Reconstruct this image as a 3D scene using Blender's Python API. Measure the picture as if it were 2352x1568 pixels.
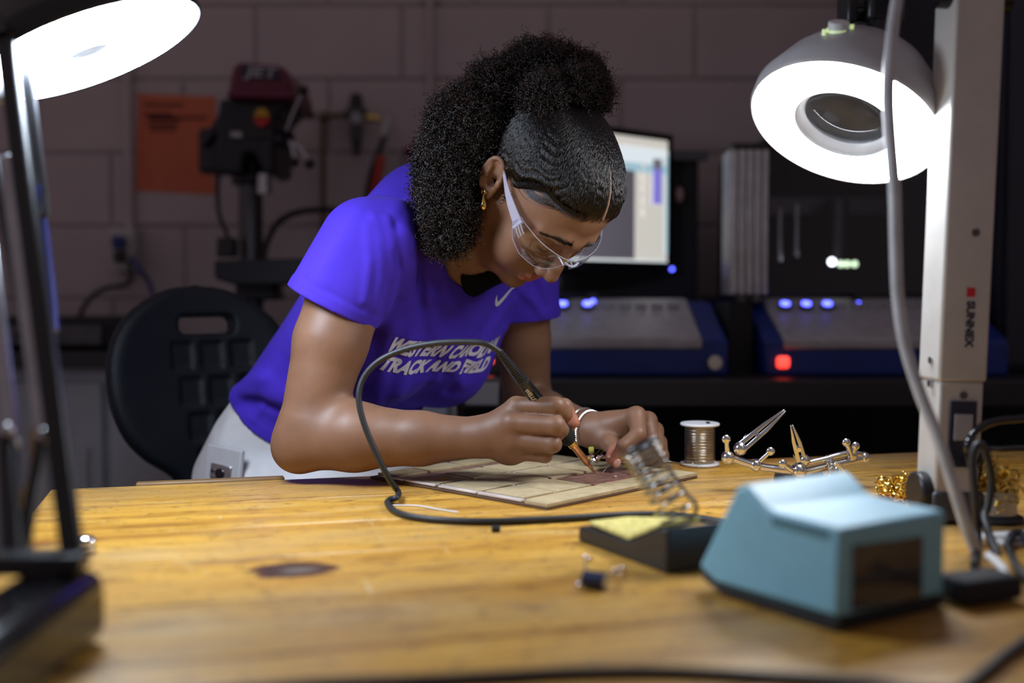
import bpy, math, random
import numpy as np
from mathutils import Vector, Matrix

for _o in list(bpy.data.objects):
    bpy.data.objects.remove(_o)
SC = bpy.context.scene
COL = SC.collection
rnd = random.Random(7)
nr = np.random.RandomState(11)

# ------------------------------------------------------------------ camera
FPX = 2613.3                      # 40 mm lens on a 36 mm sensor, 2352 px wide
PITCH = math.radians(2.72)
CAMZ = 1.15
BT = 0.90                         # bench top height
cam_data = bpy.data.cameras.new('camera')
cam_data.lens = 40.0
cam_data.sensor_width = 36.0
cam_data.clip_start = 0.02
cam_data.dof.use_dof = True
cam_data.dof.focus_distance = 1.45
cam_data.dof.aperture_fstop = 1.9
cam_data.dof.aperture_blades = 0
cam = bpy.data.objects.new('camera', cam_data)
cam.location = (0, 0, CAMZ)
cam.rotation_euler = (math.pi / 2 - PITCH, 0, 0)
COL.objects.link(cam)
SC.camera = cam

# ------------------------------------------------------------------ world, exposure
world = bpy.data.worlds.new('dim_room')
world.use_nodes = True
world.node_tree.nodes['Background'].inputs[0].default_value = (1.0, 0.81, 0.90, 1)
world.node_tree.nodes['Background'].inputs[1].default_value = 0.15
SC.world = world
SC.view_settings.view_transform = 'Standard'
SC.view_settings.look = 'None'
SC.view_settings.gamma = 1.0
SC.view_settings.use_curve_mapping = False
SC.view_settings.exposure = 0.0
LAMP_R = 44.0                     # radiance of the right magnifier lamp's diffuser
LAMP_L = 52.0                     # radiance of the left one
try:
    SC.cycles.use_denoising = True
    SC.cycles.sample_clamp_indirect = 6.0
    SC.cycles.max_bounces = 5
    SC.cycles.adaptive_threshold = 0.035
    SC.cycles.transparent_max_bounces = 8
except Exception:
    pass

# ------------------------------------------------------------------ pixel -> place helpers
_fw = np.array([0, math.cos(PITCH), -math.sin(PITCH)])
_up = np.array([0, math.sin(PITCH), math.cos(PITCH)])
_rt = np.array([1.0, 0, 0])
def ray(u, v):
    return _fw + _rt * ((u - 1176) / FPX) + _up * ((784 - v) / FPX)
def P(u, v, D):
    d = ray(u, v)
    return d * (D / d[1]) + np.array([0, 0, CAMZ])
def T(u, v, z=BT):
    d = ray(u, v)
    return d * ((z - CAMZ) / d[2]) + np.array([0, 0, CAMZ])
def proj(p):
    q = np.asarray(p) - np.array([0, 0, CAMZ]); d = q @ _fw
    return np.stack([1176 + FPX * (q @ _rt) / d, 784 - FPX * (q @ _up) / d], -1)

# ------------------------------------------------------------------ materials
def new_mat(name):
    m = bpy.data.materials.new(name); m.use_nodes = True
    nt = m.node_tree
    return m, nt, nt.nodes['Principled BSDF']
def N(nt, typ, **kw):
    n = nt.nodes.new(typ)
    for k, v in kw.items():
        if k.startswith('i_'):
            key = k[2:].replace('_', ' ')
            n.inputs[key].default_value = v
        else:
            setattr(n, k, v)
    return n
def mat(name, col, rough=0.5, metal=0.0, var=0.12, scale=40.0, bump=0.0, bscale=None, spec=0.5, **kw):
    m, nt, b = new_mat(name)
    tc = N(nt, 'ShaderNodeTexCoord')
    no = N(nt, 'ShaderNodeTexNoise'); no.inputs['Scale'].default_value = scale; no.inputs['Detail'].default_value = 4
    nt.links.new(tc.outputs['Object'], no.inputs['Vector'])
    cr = N(nt, 'ShaderNodeValToRGB')
    c = np.array(col)
    cr.color_ramp.elements[0].position = 0.3; cr.color_ramp.elements[1].position = 0.7
    cr.color_ramp.elements[0].color = (*(c * (1 - var)), 1)
    cr.color_ramp.elements[1].color = (*np.minimum(c * (1 + var), 1), 1)
    nt.links.new(no.outputs['Fac'], cr.inputs[0]); nt.links.new(cr.outputs[0], b.inputs['Base Color'])
    b.inputs['Roughness'].default_value = rough; b.inputs['Metallic'].default_value = metal
    b.inputs['Specular IOR Level'].default_value = spec
    if bump:
        n2 = N(nt, 'ShaderNodeTexNoise'); n2.inputs['Scale'].default_value = bscale or scale * 4; n2.inputs['Detail'].default_value = 3
        nt.links.new(tc.outputs['Object'], n2.inputs['Vector'])
        bp = N(nt, 'ShaderNodeBump'); bp.inputs['Strength'].default_value = bump; bp.inputs['Distance'].default_value = 0.002
        nt.links.new(n2.outputs['Fac'], bp.inputs['Height']); nt.links.new(bp.outputs[0], b.inputs['Normal'])
    for k, v in kw.items():
        b.inputs[k].default_value = v
    return m
def emit(name, col, strength):
    m, nt, b = new_mat(name)
    b.inputs['Base Color'].default_value = (0.8, 0.8, 0.8, 1)
    b.inputs['Emission Color'].default_value = (*col, 1)
    b.inputs['Emission Strength'].default_value = strength
    return m
def glass(name, col=(1, 1, 1), rough=0.02, ior=1.45, trans=1.0, alpha=1.0):
    m, nt, b = new_mat(name)
    b.inputs['Base Color'].default_value = (*col, 1)
    b.inputs['Roughness'].default_value = rough
    b.inputs['IOR'].default_value = ior
    b.inputs['Transmission Weight'].default_value = trans
    b.inputs['Alpha'].default_value = alpha
    return m

M = {}
M['black'] = mat('black_plastic', (0.012, 0.012, 0.014), 0.38, bump=0.1, bscale=500)
M['black_gloss'] = mat('black_gloss', (0.008, 0.008, 0.010), 0.16)
M['black_matte'] = mat('black_matte', (0.010, 0.010, 0.013), 0.75)
M['rubber'] = mat('black_rubber', (0.016, 0.017, 0.020), 0.48, bump=0.15, bscale=900)
M['foam'] = mat('black_foam', (0.010, 0.010, 0.011), 0.85, bump=0.9, bscale=1400)
M['chrome'] = mat('bright_steel', (0.72, 0.72, 0.72), 0.16, 1.0, var=0.05)
M['steel'] = mat('steel', (0.5, 0.5, 0.52), 0.32, 1.0, var=0.1)
M['dark_steel'] = mat('dark_steel', (0.10, 0.10, 0.11), 0.35, 0.8)
M['wire'] = mat('spring_wire', (0.30, 0.29, 0.27), 0.26, 1.0)
M['solder'] = mat('solder_wire', (0.46, 0.42, 0.35), 0.28, 1.0)
M['brass'] = mat('brass', (0.80, 0.56, 0.16), 0.22, 1.0)
M['copper_barrel'] = mat('heat_tinted_barrel', (0.60, 0.36, 0.17), 0.30, 1.0, var=0.3, scale=90)
M['gold'] = mat('gold', (0.85, 0.58, 0.18), 0.15, 1.0)
M['silver'] = mat('silver', (0.82, 0.80, 0.78), 0.18, 1.0)
M['white_plastic'] = mat('white_plastic', (0.72, 0.72, 0.73), 0.4, var=0.04)
M['lamp_white'] = mat('lamp_white', (0.42, 0.42, 0.43), 0.38, var=0.05)
M['lamp_arm'] = mat('lamp_arm_paint', (0.50, 0.48, 0.45), 0.42, var=0.05)
M['cord_grey'] = mat('grey_cord', (0.46, 0.46, 0.48), 0.4)
M['navy'] = mat('navy_label', (0.012, 0.016, 0.035), 0.4)
M['red'] = mat('red_paint', (0.55, 0.01, 0.015), 0.4)
M['station_blue'] = mat('station_blue', (0.22, 0.50, 0.64), 0.42, var=0.05, bump=0.2, bscale=700)
M['sponge'] = mat('yellow_sponge', (0.62, 0.52, 0.16), 0.95, var=0.25, scale=160, bump=1.0, bscale=300)
M['machine_blue'] = mat('machine_blue', (0.005, 0.028, 0.24), 0.5)
M['machine_white'] = mat('machine_white', (0.45, 0.45, 0.48), 0.45)
M['alu'] = mat('anodised_aluminium', (0.52, 0.51, 0.53), 0.38, 0.6)
M['maroon'] = mat('maroon_paint', (0.13, 0.008, 0.035), 0.35)
M['drill_black'] = mat('drill_dark', (0.008, 0.010, 0.018), 0.4)
M['yellow'] = mat('yellow_paint', (0.55, 0.33, 0.02), 0.4)
M['paper'] = mat('orange_paper', (0.66, 0.17, 0.085), 0.8, var=0.05)
M['print'] = mat('dark_print', (0.10, 0.02, 0.02), 0.8)
M['counter'] = mat('counter_top', (0.02, 0.02, 0.022), 0.45)
M['cabinet'] = mat('cabinet_grey', (0.36, 0.37, 0.40), 0.5, var=0.05)
M['fiberboard'] = mat('tan_board', (0.44, 0.34, 0.19), 0.75, var=0.14, scale=60, bump=0.2, bscale=900)
M['fiber_edge'] = mat('cut_edge_brown', (0.12, 0.065, 0.035), 0.8)
M['copper_sheet'] = mat('dull_copper', (0.36, 0.20, 0.16), 0.36, 0.45, var=0.35, scale=70)
M['pale_strip'] = mat('pale_strip', (0.66, 0.58, 0.55), 0.4, 0.2)
M['pipe'] = mat('brown_pipe', (0.14, 0.11, 0.06), 0.45, 0.3)
M['hose_red'] = mat('red_hose', (0.55, 0.03, 0.012), 0.4)
M['blue_cable'] = mat('blue_cable', (0.02, 0.03, 0.22), 0.4)
M['mint'] = mat('yellow_cable', (0.40, 0.20, 0.01), 0.5)
M['phone'] = mat('phone_case', (0.48, 0.46, 0.47), 0.3, var=0.04)
M['lens_black'] = mat('lens_black', (0.004, 0.004, 0.006), 0.08)
M['blue_led'] = emit('blue_led', (0.08, 0.10, 1.0), 6.0)
M['red_led'] = emit('red_led', (1.0, 0.035, 0.015), 2.2)
M['white_led'] = emit('white_led', (0.92, 0.95, 1.0), 6.0)
M['green_led'] = emit('yellowish_led', (0.75, 1.0, 0.62), 2.0)
M['lens_glass'] = glass('clear_glass', (0.97, 0.98, 1.0), 0.01, 1.25)
M['clear'] = glass('clear_polycarbonate', (0.97, 0.98, 1.0), 0.03, 1.30)
def thin_clear():
    m, nt, b = new_mat('clear_shield')
    out = nt.nodes['Material Output']
    tr = N(nt, 'ShaderNodeBsdfTransparent'); tr.inputs[0].default_value = (0.93, 0.94, 0.97, 1)
    gl = N(nt, 'ShaderNodeBsdfGlossy'); gl.inputs['Roughness'].default_value = 0.06
    lw = N(nt, 'ShaderNodeLayerWeight'); lw.inputs['Blend'].default_value = 0.22
    mx = N(nt, 'ShaderNodeMixShader')
    ad = N(nt, 'ShaderNodeMath', operation='MULTIPLY_ADD'); ad.inputs[1].default_value = 0.75; ad.inputs[2].default_value = 0.02
    nt.links.new(lw.outputs['Facing'], ad.inputs[0])
    nt.links.new(ad.outputs[0], mx.inputs[0]); nt.links.new(tr.outputs[0], mx.inputs[1]); nt.links.new(gl.outputs[0], mx.inputs[2])
    nt.links.new(mx.outputs[0], out.inputs['Surface'])
    return m
M['shield'] = thin_clear()

# ------------------------------------------------------------------ object helpers
def tag(o, label=None, cat=None, group=None, kind=None):
    if label: o['label'] = label
    if cat: o['category'] = cat
    if group: o['group'] = group
    if kind: o['kind'] = kind
    return o
def thing(name, label, cat, loc=(0, 0, 0), rotz=0.0, group=None):
    e = bpy.data.objects.new(name, None); e.empty_display_size = 0.02
    e.location = [float(c) for c in loc]; e.rotation_euler = (0, 0, rotz)
    COL.objects.link(e)
    return tag(e, label, cat, group)
def world_mat(o):
    m = Matrix.LocRotScale(o.location, o.rotation_euler, o.scale)
    if o.parent:
        return world_mat(o.parent) @ o.matrix_parent_inverse @ m
    return m
def adopt(o, parent):
    o.parent = parent
    o.matrix_parent_inverse = world_mat(parent).inverted()
def link(name, me, material, parent=None, local=False):
    o = bpy.data.objects.new(name, me)
    if material is not None and not me.materials:
        me.materials.append(material)
    COL.objects.link(o)
    if parent is not None:
        if local:
            o.parent = parent
        else:
            adopt(o, parent)
    return o
def nrm(v):
    v = np.asarray(v, float); return v / (np.linalg.norm(v) + 1e-12)
def frame(d, up=(0, 0, 1)):
    d = nrm(d); up = np.asarray(up, float)
    if abs(d @ nrm(up)) > 0.97: up = np.array([1.0, 0.2, 0])
    a = nrm(np.cross(up, d)); b = np.cross(d, a)
    return a, b, d
def spline(pts, n=8, closed=False):
    p = np.asarray(pts, float)
    if len(p) == 2: return np.array([p[0] + (p[1] - p[0]) * t for t in np.linspace(0, 1, n)])
    out = []
    m = len(p)
    rng = range(m if closed else m - 1)
    for i in rng:
        if closed: a, b, c, d = p[(i - 1) % m], p[i], p[(i + 1) % m], p[(i + 2) % m]
        else: a, b, c, d = p[max(i - 1, 0)], p[i], p[i + 1], p[min(i + 2, m - 1)]
        for t in np.arange(n) / n:
            out.append(0.5 * ((2 * b) + (c - a) * t + (2 * a - 5 * b + 4 * c - d) * t * t + (3 * b - a - 3 * c + d) * t ** 3))
    if not closed: out.append(p[-1])
    return np.array(out)
class MB:
    def __init__(s): s.v = []; s.f = []
    def add(s, vs, fs):
        o = len(s.v); s.v += [tuple(float(c) for c in q) for q in vs]; s.f += [tuple(i + o for i in f) for f in fs]; return s
    def box(s, c, size, ax=None):
        c = np.asarray(c, float); h = np.asarray(size, float) / 2
        A = np.eye(3) if ax is None else np.asarray(ax, float)
        vs = [c + A[0] * h[0] * i + A[1] * h[1] * j + A[2] * h[2] * k for i in (-1, 1) for j in (-1, 1) for k in (-1, 1)]
        return s.add(vs, [(0, 1, 3, 2), (4, 6, 7, 5), (0, 4, 5, 1), (2, 3, 7, 6), (0, 2, 6, 4), (1, 5, 7, 3)])
    def bounds(s, x0, x1, y0, y1, z0, z1):
        return s.box(((x0 + x1) / 2, (y0 + y1) / 2, (z0 + z1) / 2), (x1 - x0, y1 - y0, z1 - z0))
    def prism(s, poly, vec):
        a = [np.asarray(q, float) for q in poly]; n = len(a); b = [q + np.asarray(vec, float) for q in a]
        fs = [tuple(range(n))[::-1], tuple(range(n, 2 * n))] + [(i, (i + 1) % n, n + (i + 1) % n, n + i) for i in range(n)]
        return s.add(a + b, fs)
    def ring_loft(s, rings, close=True, caps=True):
        n = len(rings[0]); vs = [q for r in rings for q in r]; fs = []
        for i in range(len(rings) - 1):
            for j in range(n if close else n - 1):
                k = (j + 1) % n
                fs.append((i * n + j, i * n + k, (i + 1) * n + k, (i + 1) * n + j))
        if caps and close:
            fs.append(tuple(range(n))[::-1]); fs.append(tuple((len(rings) - 1) * n + j for j in range(n)))
        return s.add(vs, fs)
    def cyl(s, a, b, ra, rb=None, n=16, caps=True):
        rb = ra if rb is None else rb
        a = np.asarray(a, float); b = np.asarray(b, float); u, w, d = frame(b - a)
        th = np.arange(n) * 2 * math.pi / n
        return s.ring_loft([[a + ra * (math.cos(t) * u + math.sin(t) * w) for t in th], [b + rb * (math.cos(t) * u + math.sin(t) * w) for t in th]], caps=caps)
    def lathe(s, prof, o, axis=(0, 0, 1), n=24, caps=True):
        o = np.asarray(o, float); u, w, d = frame(axis); th = np.arange(n) * 2 * math.pi / n
        return s.ring_loft([[o + d * z + r * (math.cos(t) * u + math.sin(t) * w) for t in th] for r, z in prof], caps=caps)
    def tube(s, pts, r, n=10, closed=False, caps=True):
        p = np.asarray(pts, float); m = len(p)
        rr = np.full(m, r) if np.isscalar(r) else np.asarray(r)
        u = None; rings = []
        for i in range(m):
            if closed: t = p[(i + 1) % m] - p[i - 1]
            else: t = p[min(i + 1, m - 1)] - p[max(i - 1, 0)]
            t = nrm(t)
            if u is None: u, w, _ = frame(t)
            else:
                u = nrm(u - t * (u @ t)); w = np.cross(t, u)
            rings.append([p[i] + rr[i] * (math.cos(a) * u + math.sin(a) * w) for a in np.arange(n) * 2 * math.pi / n])
        if closed: rings.append(rings[0])
        return s.ring_loft(rings, caps=caps and not closed)
    def sphere(s, c, r, n=14, sc=(1, 1, 1), ax=None):
        c = np.asarray(c, float); A = np.eye(3) if ax is None else np.asarray(ax, float)
        m = n // 2; vs = []; fs = []
        for i in range(1, m):
            ph = math.pi * i / m
            for j in range(n):
                t = 2 * math.pi * j / n
                q = np.array([math.sin(ph) * math.cos(t) * sc[0], math.sin(ph) * math.sin(t) * sc[1], math.cos(ph) * sc[2]]) * r
                vs.append(c + q @ A)
        for i in range(m - 2):
            for j in range(n):
                k = (j + 1) % n; fs.append((i * n + j, (i + 1) * n + j, (i + 1) * n + k, i * n + k))
        vs += [c + np.array([0, 0, r * sc[2]]) @ A, c - np.array([0, 0, r * sc[2]]) @ A]
        t, b = len(vs) - 2, len(vs) - 1
        for j in range(n):
            k = (j + 1) % n; fs.append((t, j, k)); fs.append((b, (m - 2) * n + k, (m - 2) * n + j))
        return s.add(vs, fs)
    def mesh(s, name, smooth=38):
        me = bpy.data.meshes.new(name); me.from_pydata(s.v, [], s.f); me.validate(); me.update()
        fix_normals(me)
        if smooth:
            me.polygons.foreach_set('use_smooth', [True] * len(me.polygons))
            me.set_sharp_from_angle(angle=math.radians(smooth))
        return me
    def build(s, name, material, parent=None, smooth=38, bevel=0.0, segs=2, local=False):
        o = link(name, s.mesh(name, smooth), material, parent, local)
        if bevel:
            b = o.modifiers.new('bevel', 'BEVEL'); b.width = bevel; b.segments = segs; b.limit_method = 'ANGLE'; b.angle_limit = math.radians(40)
            b.harden_normals = False
        return o
import bmesh
def fix_normals(me):
    bm = bmesh.new(); bm.from_mesh(me); bmesh.ops.recalc_face_normals(bm, faces=bm.faces); bm.to_mesh(me); bm.free()
def rot_axes(az=0.0, tilt=0.0):
    a = Matrix.Rotation(az, 3, 'Z') @ Matrix.Rotation(tilt, 3, 'X')
    return np.array(a).T
def text_mesh(body, size, bold=0.0, shear=0.0, xs=1.0, extrude=0.0, spacing=1.0):
    cu = bpy.data.curves.new('print', 'FONT'); cu.body = body; cu.size = size; cu.offset = bold; cu.shear = shear
    cu.extrude = extrude; cu.resolution_u = 3; cu.space_character = spacing; cu.align_x = 'CENTER'; cu.align_y = 'CENTER'
    o = bpy.data.objects.new('print', cu); COL.objects.link(o)
    bpy.context.view_layer.update()
    me = bpy.data.meshes.new_from_object(o.evaluated_get(bpy.context.evaluated_depsgraph_get()))
    bpy.data.objects.remove(o); bpy.data.curves.remove(cu)
    for v in me.vertices: v.co.x *= xs
    return me
def flat_text(name, body, size, origin, xdir, ydir, material, parent, **kw):
    me = text_mesh(body, size, **kw)
    x = Vector(nrm(xdir)); y = Vector(nrm(ydir)); z = x.cross(y); o = Vector([float(c) for c in origin])
    for v in me.vertices: v.co = o + x * v.co.x + y * v.co.y + z * v.co.z
    return link(name, me, material, parent)
# =================================================================== SETTING
WALL_Y = 3.2
M['floor'] = mat('floor_tile', (0.10, 0.095, 0.09), 0.5, var=0.2, scale=6)
M['block'] = mat('painted_block', (0.52, 0.44, 0.44), 0.62, var=0.06, scale=5, bump=0.35, bscale=140)
M['mortar'] = mat('painted_mortar', (0.42, 0.36, 0.36), 0.8, var=0.06)
MB().bounds(-2.6, 2.6, -0.9, 3.3, -0.06, 0).build('floor', M['floor'])['kind'] = 'structure'
wall = MB().bounds(-2.6, 2.6, WALL_Y + 0.005, WALL_Y + 0.12, 0, 2.7).build('wall_back', M['mortar'])
wall['kind'] = 'structure'
bm_block = MB().box((0, 0, 0), (0.3975, 0.03, 0.196)).mesh('block', 0)
for r in range(13):
    zc = 1.3215 + 0.2035 * (r - 6) + 0.10175
    off = 0.0 if r % 2 else 0.2035
    for c in range(-5, 6):
        x = -0.916 + 0.2035 + 0.407 * c + off
        if abs(x) > 2.1: continue
        b = link('block', bm_block, M['block'], wall)
        b.location = (x, WALL_Y + 0.013 + rnd.uniform(-0.0012, 0.0012), zc)
        if r == 0 and c == -5:
            pass
        if not b.modifiers:
            md = b.modifiers.new('bevel', 'BEVEL'); md.width = 0.004; md.segments = 2

def cond(u, z0, z1, r=0.009):
    x = (u - 1176) / FPX * WALL_Y
    m = MB().cyl((x, WALL_Y - 0.012, z0), (x, WALL_Y - 0.012, z1), r, n=12)
    return m
e = thing('wall_conduit', 'painted vertical pipe on the block wall right of the drill press', 'pipe', P(990, 640, 3.19))
cond(991, 1.0, 2.7, 0.010).build('pipe', M['block'], e)
for z in (1.35, 1.95): MB().box(((991 - 1176) / FPX * 3.2, 3.19, z), (0.05, 0.012, 0.018)).build('pipe_strap', M['block'], e)

# outlet box fed by a raceway
ob = thing('wall_outlet', 'beige wall outlet box with plugs below the raceway by the orange sheet', 'outlet', P(298, 580, 3.19))
xo = (300 - 1176) / FPX * 3.2
MB().bounds(xo - 0.034, xo + 0.036, 3.135, 3.199, 1.195, 1.312).build('outlet_box', M['lamp_arm'], ob, bevel=0.005)
MB().bounds(xo - 0.004, xo + 0.017, 3.175, 3.199, 1.31, 2.7).build('raceway', M['block'], ob, bevel=0.002)
for zz in (1.275, 1.235):
    MB().bounds(xo - 0.017, xo + 0.019, 3.131, 3.136, zz - 0.016, zz + 0.016).build('receptacle', M['machine_white'], ob, bevel=0.003)
pl = thing('wall_leads', 'black and blue cords plugged into the wall outlet, drooping onto the counter', 'cord', P(295, 620, 3.1))
MB().bounds(xo - 0.014, xo + 0.014, 3.09, 3.131, 1.255, 1.29).build('plug', M['blue_cable'], pl, bevel=0.006)
MB().bounds(xo - 0.012, xo + 0.016, 3.095, 3.131, 1.218, 1.25).build('plug', M['black'], pl, bevel=0.006)
MB().tube(spline([P(297, 600, 3.09), P(300, 640, 3.07), P(285, 655, 3.05), P(235, 665, 3.1), P(195, 700, 3.1), P(170, 770, 3.1)], 8), 0.007).build('cord', M['black'], pl)
MB().tube(spline([P(303, 590, 3.09), P(322, 620, 3.06), P(345, 655, 3.08), P(372, 760, 3.08)], 8), 0.006).build('cord', M['blue_cable'], pl)

# orange notice
op = thing('orange_notice', 'orange printed sheet taped to the block wall', 'paper', P(405, 330, 3.195))
def wq(u0, v0, u1, v1, D): return [P(u0, v0, D), P(u1, v0, D), P(u1, v1, D), P(u0, v1, D)]
MB().prism([P(316, 214, 3.1955), P(496, 222, 3.1955), P(492, 447, 3.1955), P(312, 438, 3.1955)], (0, 0.0012, 0)).build('sheet', M['paper'], op)
for i, (a, b, v) in enumerate([(330, 420, 240), (330, 396, 262), (340, 415, 274), (340, 475, 270), (340, 408, 286), (345, 405, 297)]):
    MB().prism(wq(a, v - 3, b, v + 3, 3.1935), (0, 0.0010, 0)).build('print_line', M['print'], op, smooth=0)

# counter and cabinets along the back wall
ct = MB().bounds(-2.5, -0.14, 2.58, 3.2, 0.968, 1.0).build('countertop', M['counter'], bevel=0.004)
tag(ct, 'black countertop along the block wall under the drill press', 'countertop')
for i in range(4):
    x0 = -1.74 + i * 0.40; lab = ['leftmost', 'second from left', 'third from left', 'rightmost'][i]
    c = thing('base_cabinet', 'pale grey base cabinet under the black countertop, %s of four' % lab, 'cabinet', (x0 + 0.2, 2.9, 0), group='base cabinets along the back wall')
    MB().bounds(x0, x0 + 0.399, 2.64, 3.19, 0.0, 0.967).build('cabinet_body', M['cabinet'], c)
    d = MB().bounds(x0 + 0.008, x0 + 0.391, 2.618, 2.638, 0.12, 0.93).build('cabinet_door', M['cabinet'], c, bevel=0.004)
    MB().cyl((x0 + 0.36, 2.605, 0.66), (x0 + 0.36, 2.605, 0.78), 0.005, n=8).build('door_handle', M['steel'], d)
cl = thing('equipment_case', 'low black instrument case lying on the black countertop', 'equipment', (-1.25, 2.9, 1.0))
MB().bounds(-1.60, -0.93, 2.72, 3.05, 1.001, 1.075).build('case_body', M['black_matte'], cl, bevel=0.012)
MB().bounds(-1.55, -0.98, 2.712, 2.722, 1.012, 1.06).build('front_panel', M['dark_steel'], cl, bevel=0.002)
for k in range(4): MB().cyl((-1.50 + k * 0.11, 2.712, 1.035), (-1.50 + k * 0.11, 2.700, 1.035), 0.010).build('knob', M['black'], cl)

# =================================================================== DRILL PRESS
DD = 2.80
dp = thing('drill_press', 'bench drill press with maroon belt cover and dark head on the back counter', 'drill press', (P(576, 700, DD)[0], DD, 1.0))
def pp(name, poly, D0, depth, m, parent, bevel=0.006, **kw):
    q = [P(u, v, D0) for u, v in poly]
    return MB().prism(q, (0, depth, 0)).build(name, m, parent, bevel=bevel, **kw)
cover = pp('belt_cover', [(528, 222), (524, 200), (533, 152), (548, 141), (640, 147), (655, 158), (668, 200), (662, 226)], 2.66, 0.30, M['maroon'], dp, 0.012)
pp('cover_lip', [(520, 224), (521, 206), (670, 208), (668, 228)], 2.645, 0.33, M['maroon'], dp, 0.006)
lp = pp('name_plate', [(552, 178), (556, 150), (638, 155), (646, 184)], 2.655, 0.006, M['navy'], cover, 0.001)
flat_text('lettering', 'JET', 0.034, P(599, 166, 2.653), (1, 0, -0.05), (0, 0, 1), M['cabinet'], cover, bold=0.001, xs=1.5, shear=0.2)
pp('head', [(505, 226), (655, 230), (657, 246), (632, 268), (630, 392), (606, 402), (584, 352), (560, 352), (556, 400), (500, 396), (496, 290)], 2.69, 0.22, M['drill_black'], dp, 0.010)
pp('switch_plate', [(566, 318), (568, 240), (628, 242), (626, 318)], 2.684, 0.008, M['black'], dp, 0.002)
th = np.linspace(0, math.pi, 13)
sw = pp('stop_switch', [(600 + 17 * math.cos(t), 268 - 21 * math.sin(t)) for t in th], 2.668, 0.016, M['yellow'], dp, 0.001)
pp('stop_paddle', [(600 + 17 * math.cos(t), 270 + 21 * math.sin(t)) for t in th], 2.664, 0.020, M['red'], sw, 0.001)
pp('badge', [(529, 314), (530, 302), (556, 303), (555, 316)], 2.682, 0.008, M['machine_white'], dp, 0.001)
pp('badge', [(632, 318), (632, 306), (655, 310), (653, 322)], 2.70, 0.01, M['machine_white'], dp, 0.001)
pp('motor_mount', [(468, 340), (458, 330), (468, 318), (528, 216), (545, 182), (552, 196), (500, 300)], 2.80, 0.05, M['drill_black'], dp, 0.004)
MB().cyl(P(520, 300, 2.98), P(520, 400, 2.98), 0.07, n=20).build('motor', M['drill_black'], dp, bevel=0.008)
hub = P(648, 318, 2.70)
MB().cyl(P(622, 315, 2.72), P(662, 320, 2.68), 0.020, n=16).build('feed_hub', M['drill_black'], dp)
for (u, v) in ((697, 207), (676, 372), (711, 376)):
    h = MB().tube(spline([P(652, 318, 2.69), P((652 + u) / 2 + (6 if v > 300 else -2), (318 + v) / 2 - (8 if v > 300 else 0), 2.675), P(u, v, 2.66)], 6), 0.0045, n=8).build('feed_handle', M['steel'], dp)
    MB().sphere(P(u, v, 2.66), 0.0125, 12).build('handle_ball', M['black_gloss'], h)
cx = P(576, 500, DD)[0]
MB().cyl((cx, DD, 1.02), (cx, DD, 1.49), 0.029, n=20).build('column', M['dark_steel'], dp)
MB().cyl((cx, DD, 1.40), (cx, DD, 1.43), 0.045, n=20).build('column_collar', M['drill_black'], dp, bevel=0.005)
MB().cyl(P(607, 400, 2.70), P(607, 445, 2.70), 0.017, n=16).build('chuck', M['steel'], dp)
pp('table', [(492, 640), (490, 598), (724, 592), (724, 612), (690, 640), (655, 655), (540, 655)], 2.60, 0.26, M['drill_black'], dp, 0.006)
pp('table_bracket', [(538, 690), (540, 600), (612, 600), (640, 690)], 2.74, 0.10, M['drill_black'], dp, 0.008)
MB().bounds(cx - 0.10, cx + 0.10, 2.62, 2.98, 1.0005, 1.035).build('base', M['drill_black'], dp, bevel=0.008)
pp('switch_box', [(496, 590), (497, 545), (535, 545), (536, 590)], 2.72, 0.05, M['black'], dp, 0.004)
MB().tube(spline([P(503, 390, 2.86), P(500, 430, 2.87), P(503, 490, 2.86), P(520, 535, 2.84), P(528, 560, 2.8)], 8), 0.006).build('cord', M['black'], dp)
MB().tube(spline([P(606, 600, 2.86), P(612, 560, 2.88), P(640, 510, 2.9), P(690, 486, 2.92), P(760, 482, 2.95), P(800, 492, 2.98)], 8), 0.0085).build('hose', M['black'], dp)

# =================================================================== AIR REGULATOR ON THE WALL
ar = thing('air_regulator', 'compressed air regulator with gauge and red hose on the block wall', 'regulator', P(818, 270, 3.15))
MB().tube(spline([P(742, 640, 3.16), P(742, 500, 3.16), P(742, 300, 3.16), P(744, 272, 3.16), P(756, 266, 3.16), P(800, 265, 3.16)], 8), 0.0085).build('pipe', M['pipe'], ar)
MB().cyl(P(733, 268, 3.16), P(753, 268, 3.16), 0.015).build('elbow', M['pipe'], ar)
MB().lathe([(0.006, 0), (0.017, 0.002), (0.019, 0.03), (0.016, 0.05), (0.012, 0.055)], P(818, 262, 3.14), n=18).build('adjusting_knob', M['black'], ar)
MB().lathe([(0.026, 0), (0.030, 0.006), (0.030, 0.03), (0.02, 0.036)], P(818, 276, 3.15), n=18).build('body', M['dark_steel'], ar)
g = MB().cyl(P(818, 270, 3.118), P(818, 270, 3.135), 0.019, n=20).build('gauge', M['dark_steel'], ar)
MB().cyl(P(818, 270, 3.116), P(818, 270, 3.1185), 0.0155, n=20).build('dial', M['machine_white'], g)
MB().lathe([(0.018, 0), (0.017, -0.03), (0.011, -0.07), (0.005, -0.085)], P(818, 288, 3.15), n=16).build('filter_bowl', M['dark_steel'], ar)
MB().cyl(P(838, 270, 3.15), P(872, 273, 3.15), 0.010).build('fitting', M['brass'], ar)
MB().cyl(P(893, 276, 3.13), P(880, 315, 3.12), 0.013, 0.011).build('coupler', M['lamp_arm'], ar)
MB().tube(spline([P(884, 310, 3.12), P(872, 345, 3.11), P(852, 400, 3.10), P(842, 470, 3.10), P(850, 540, 3.1)], 8), 0.0085).build('hose', M['black'], ar)
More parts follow.
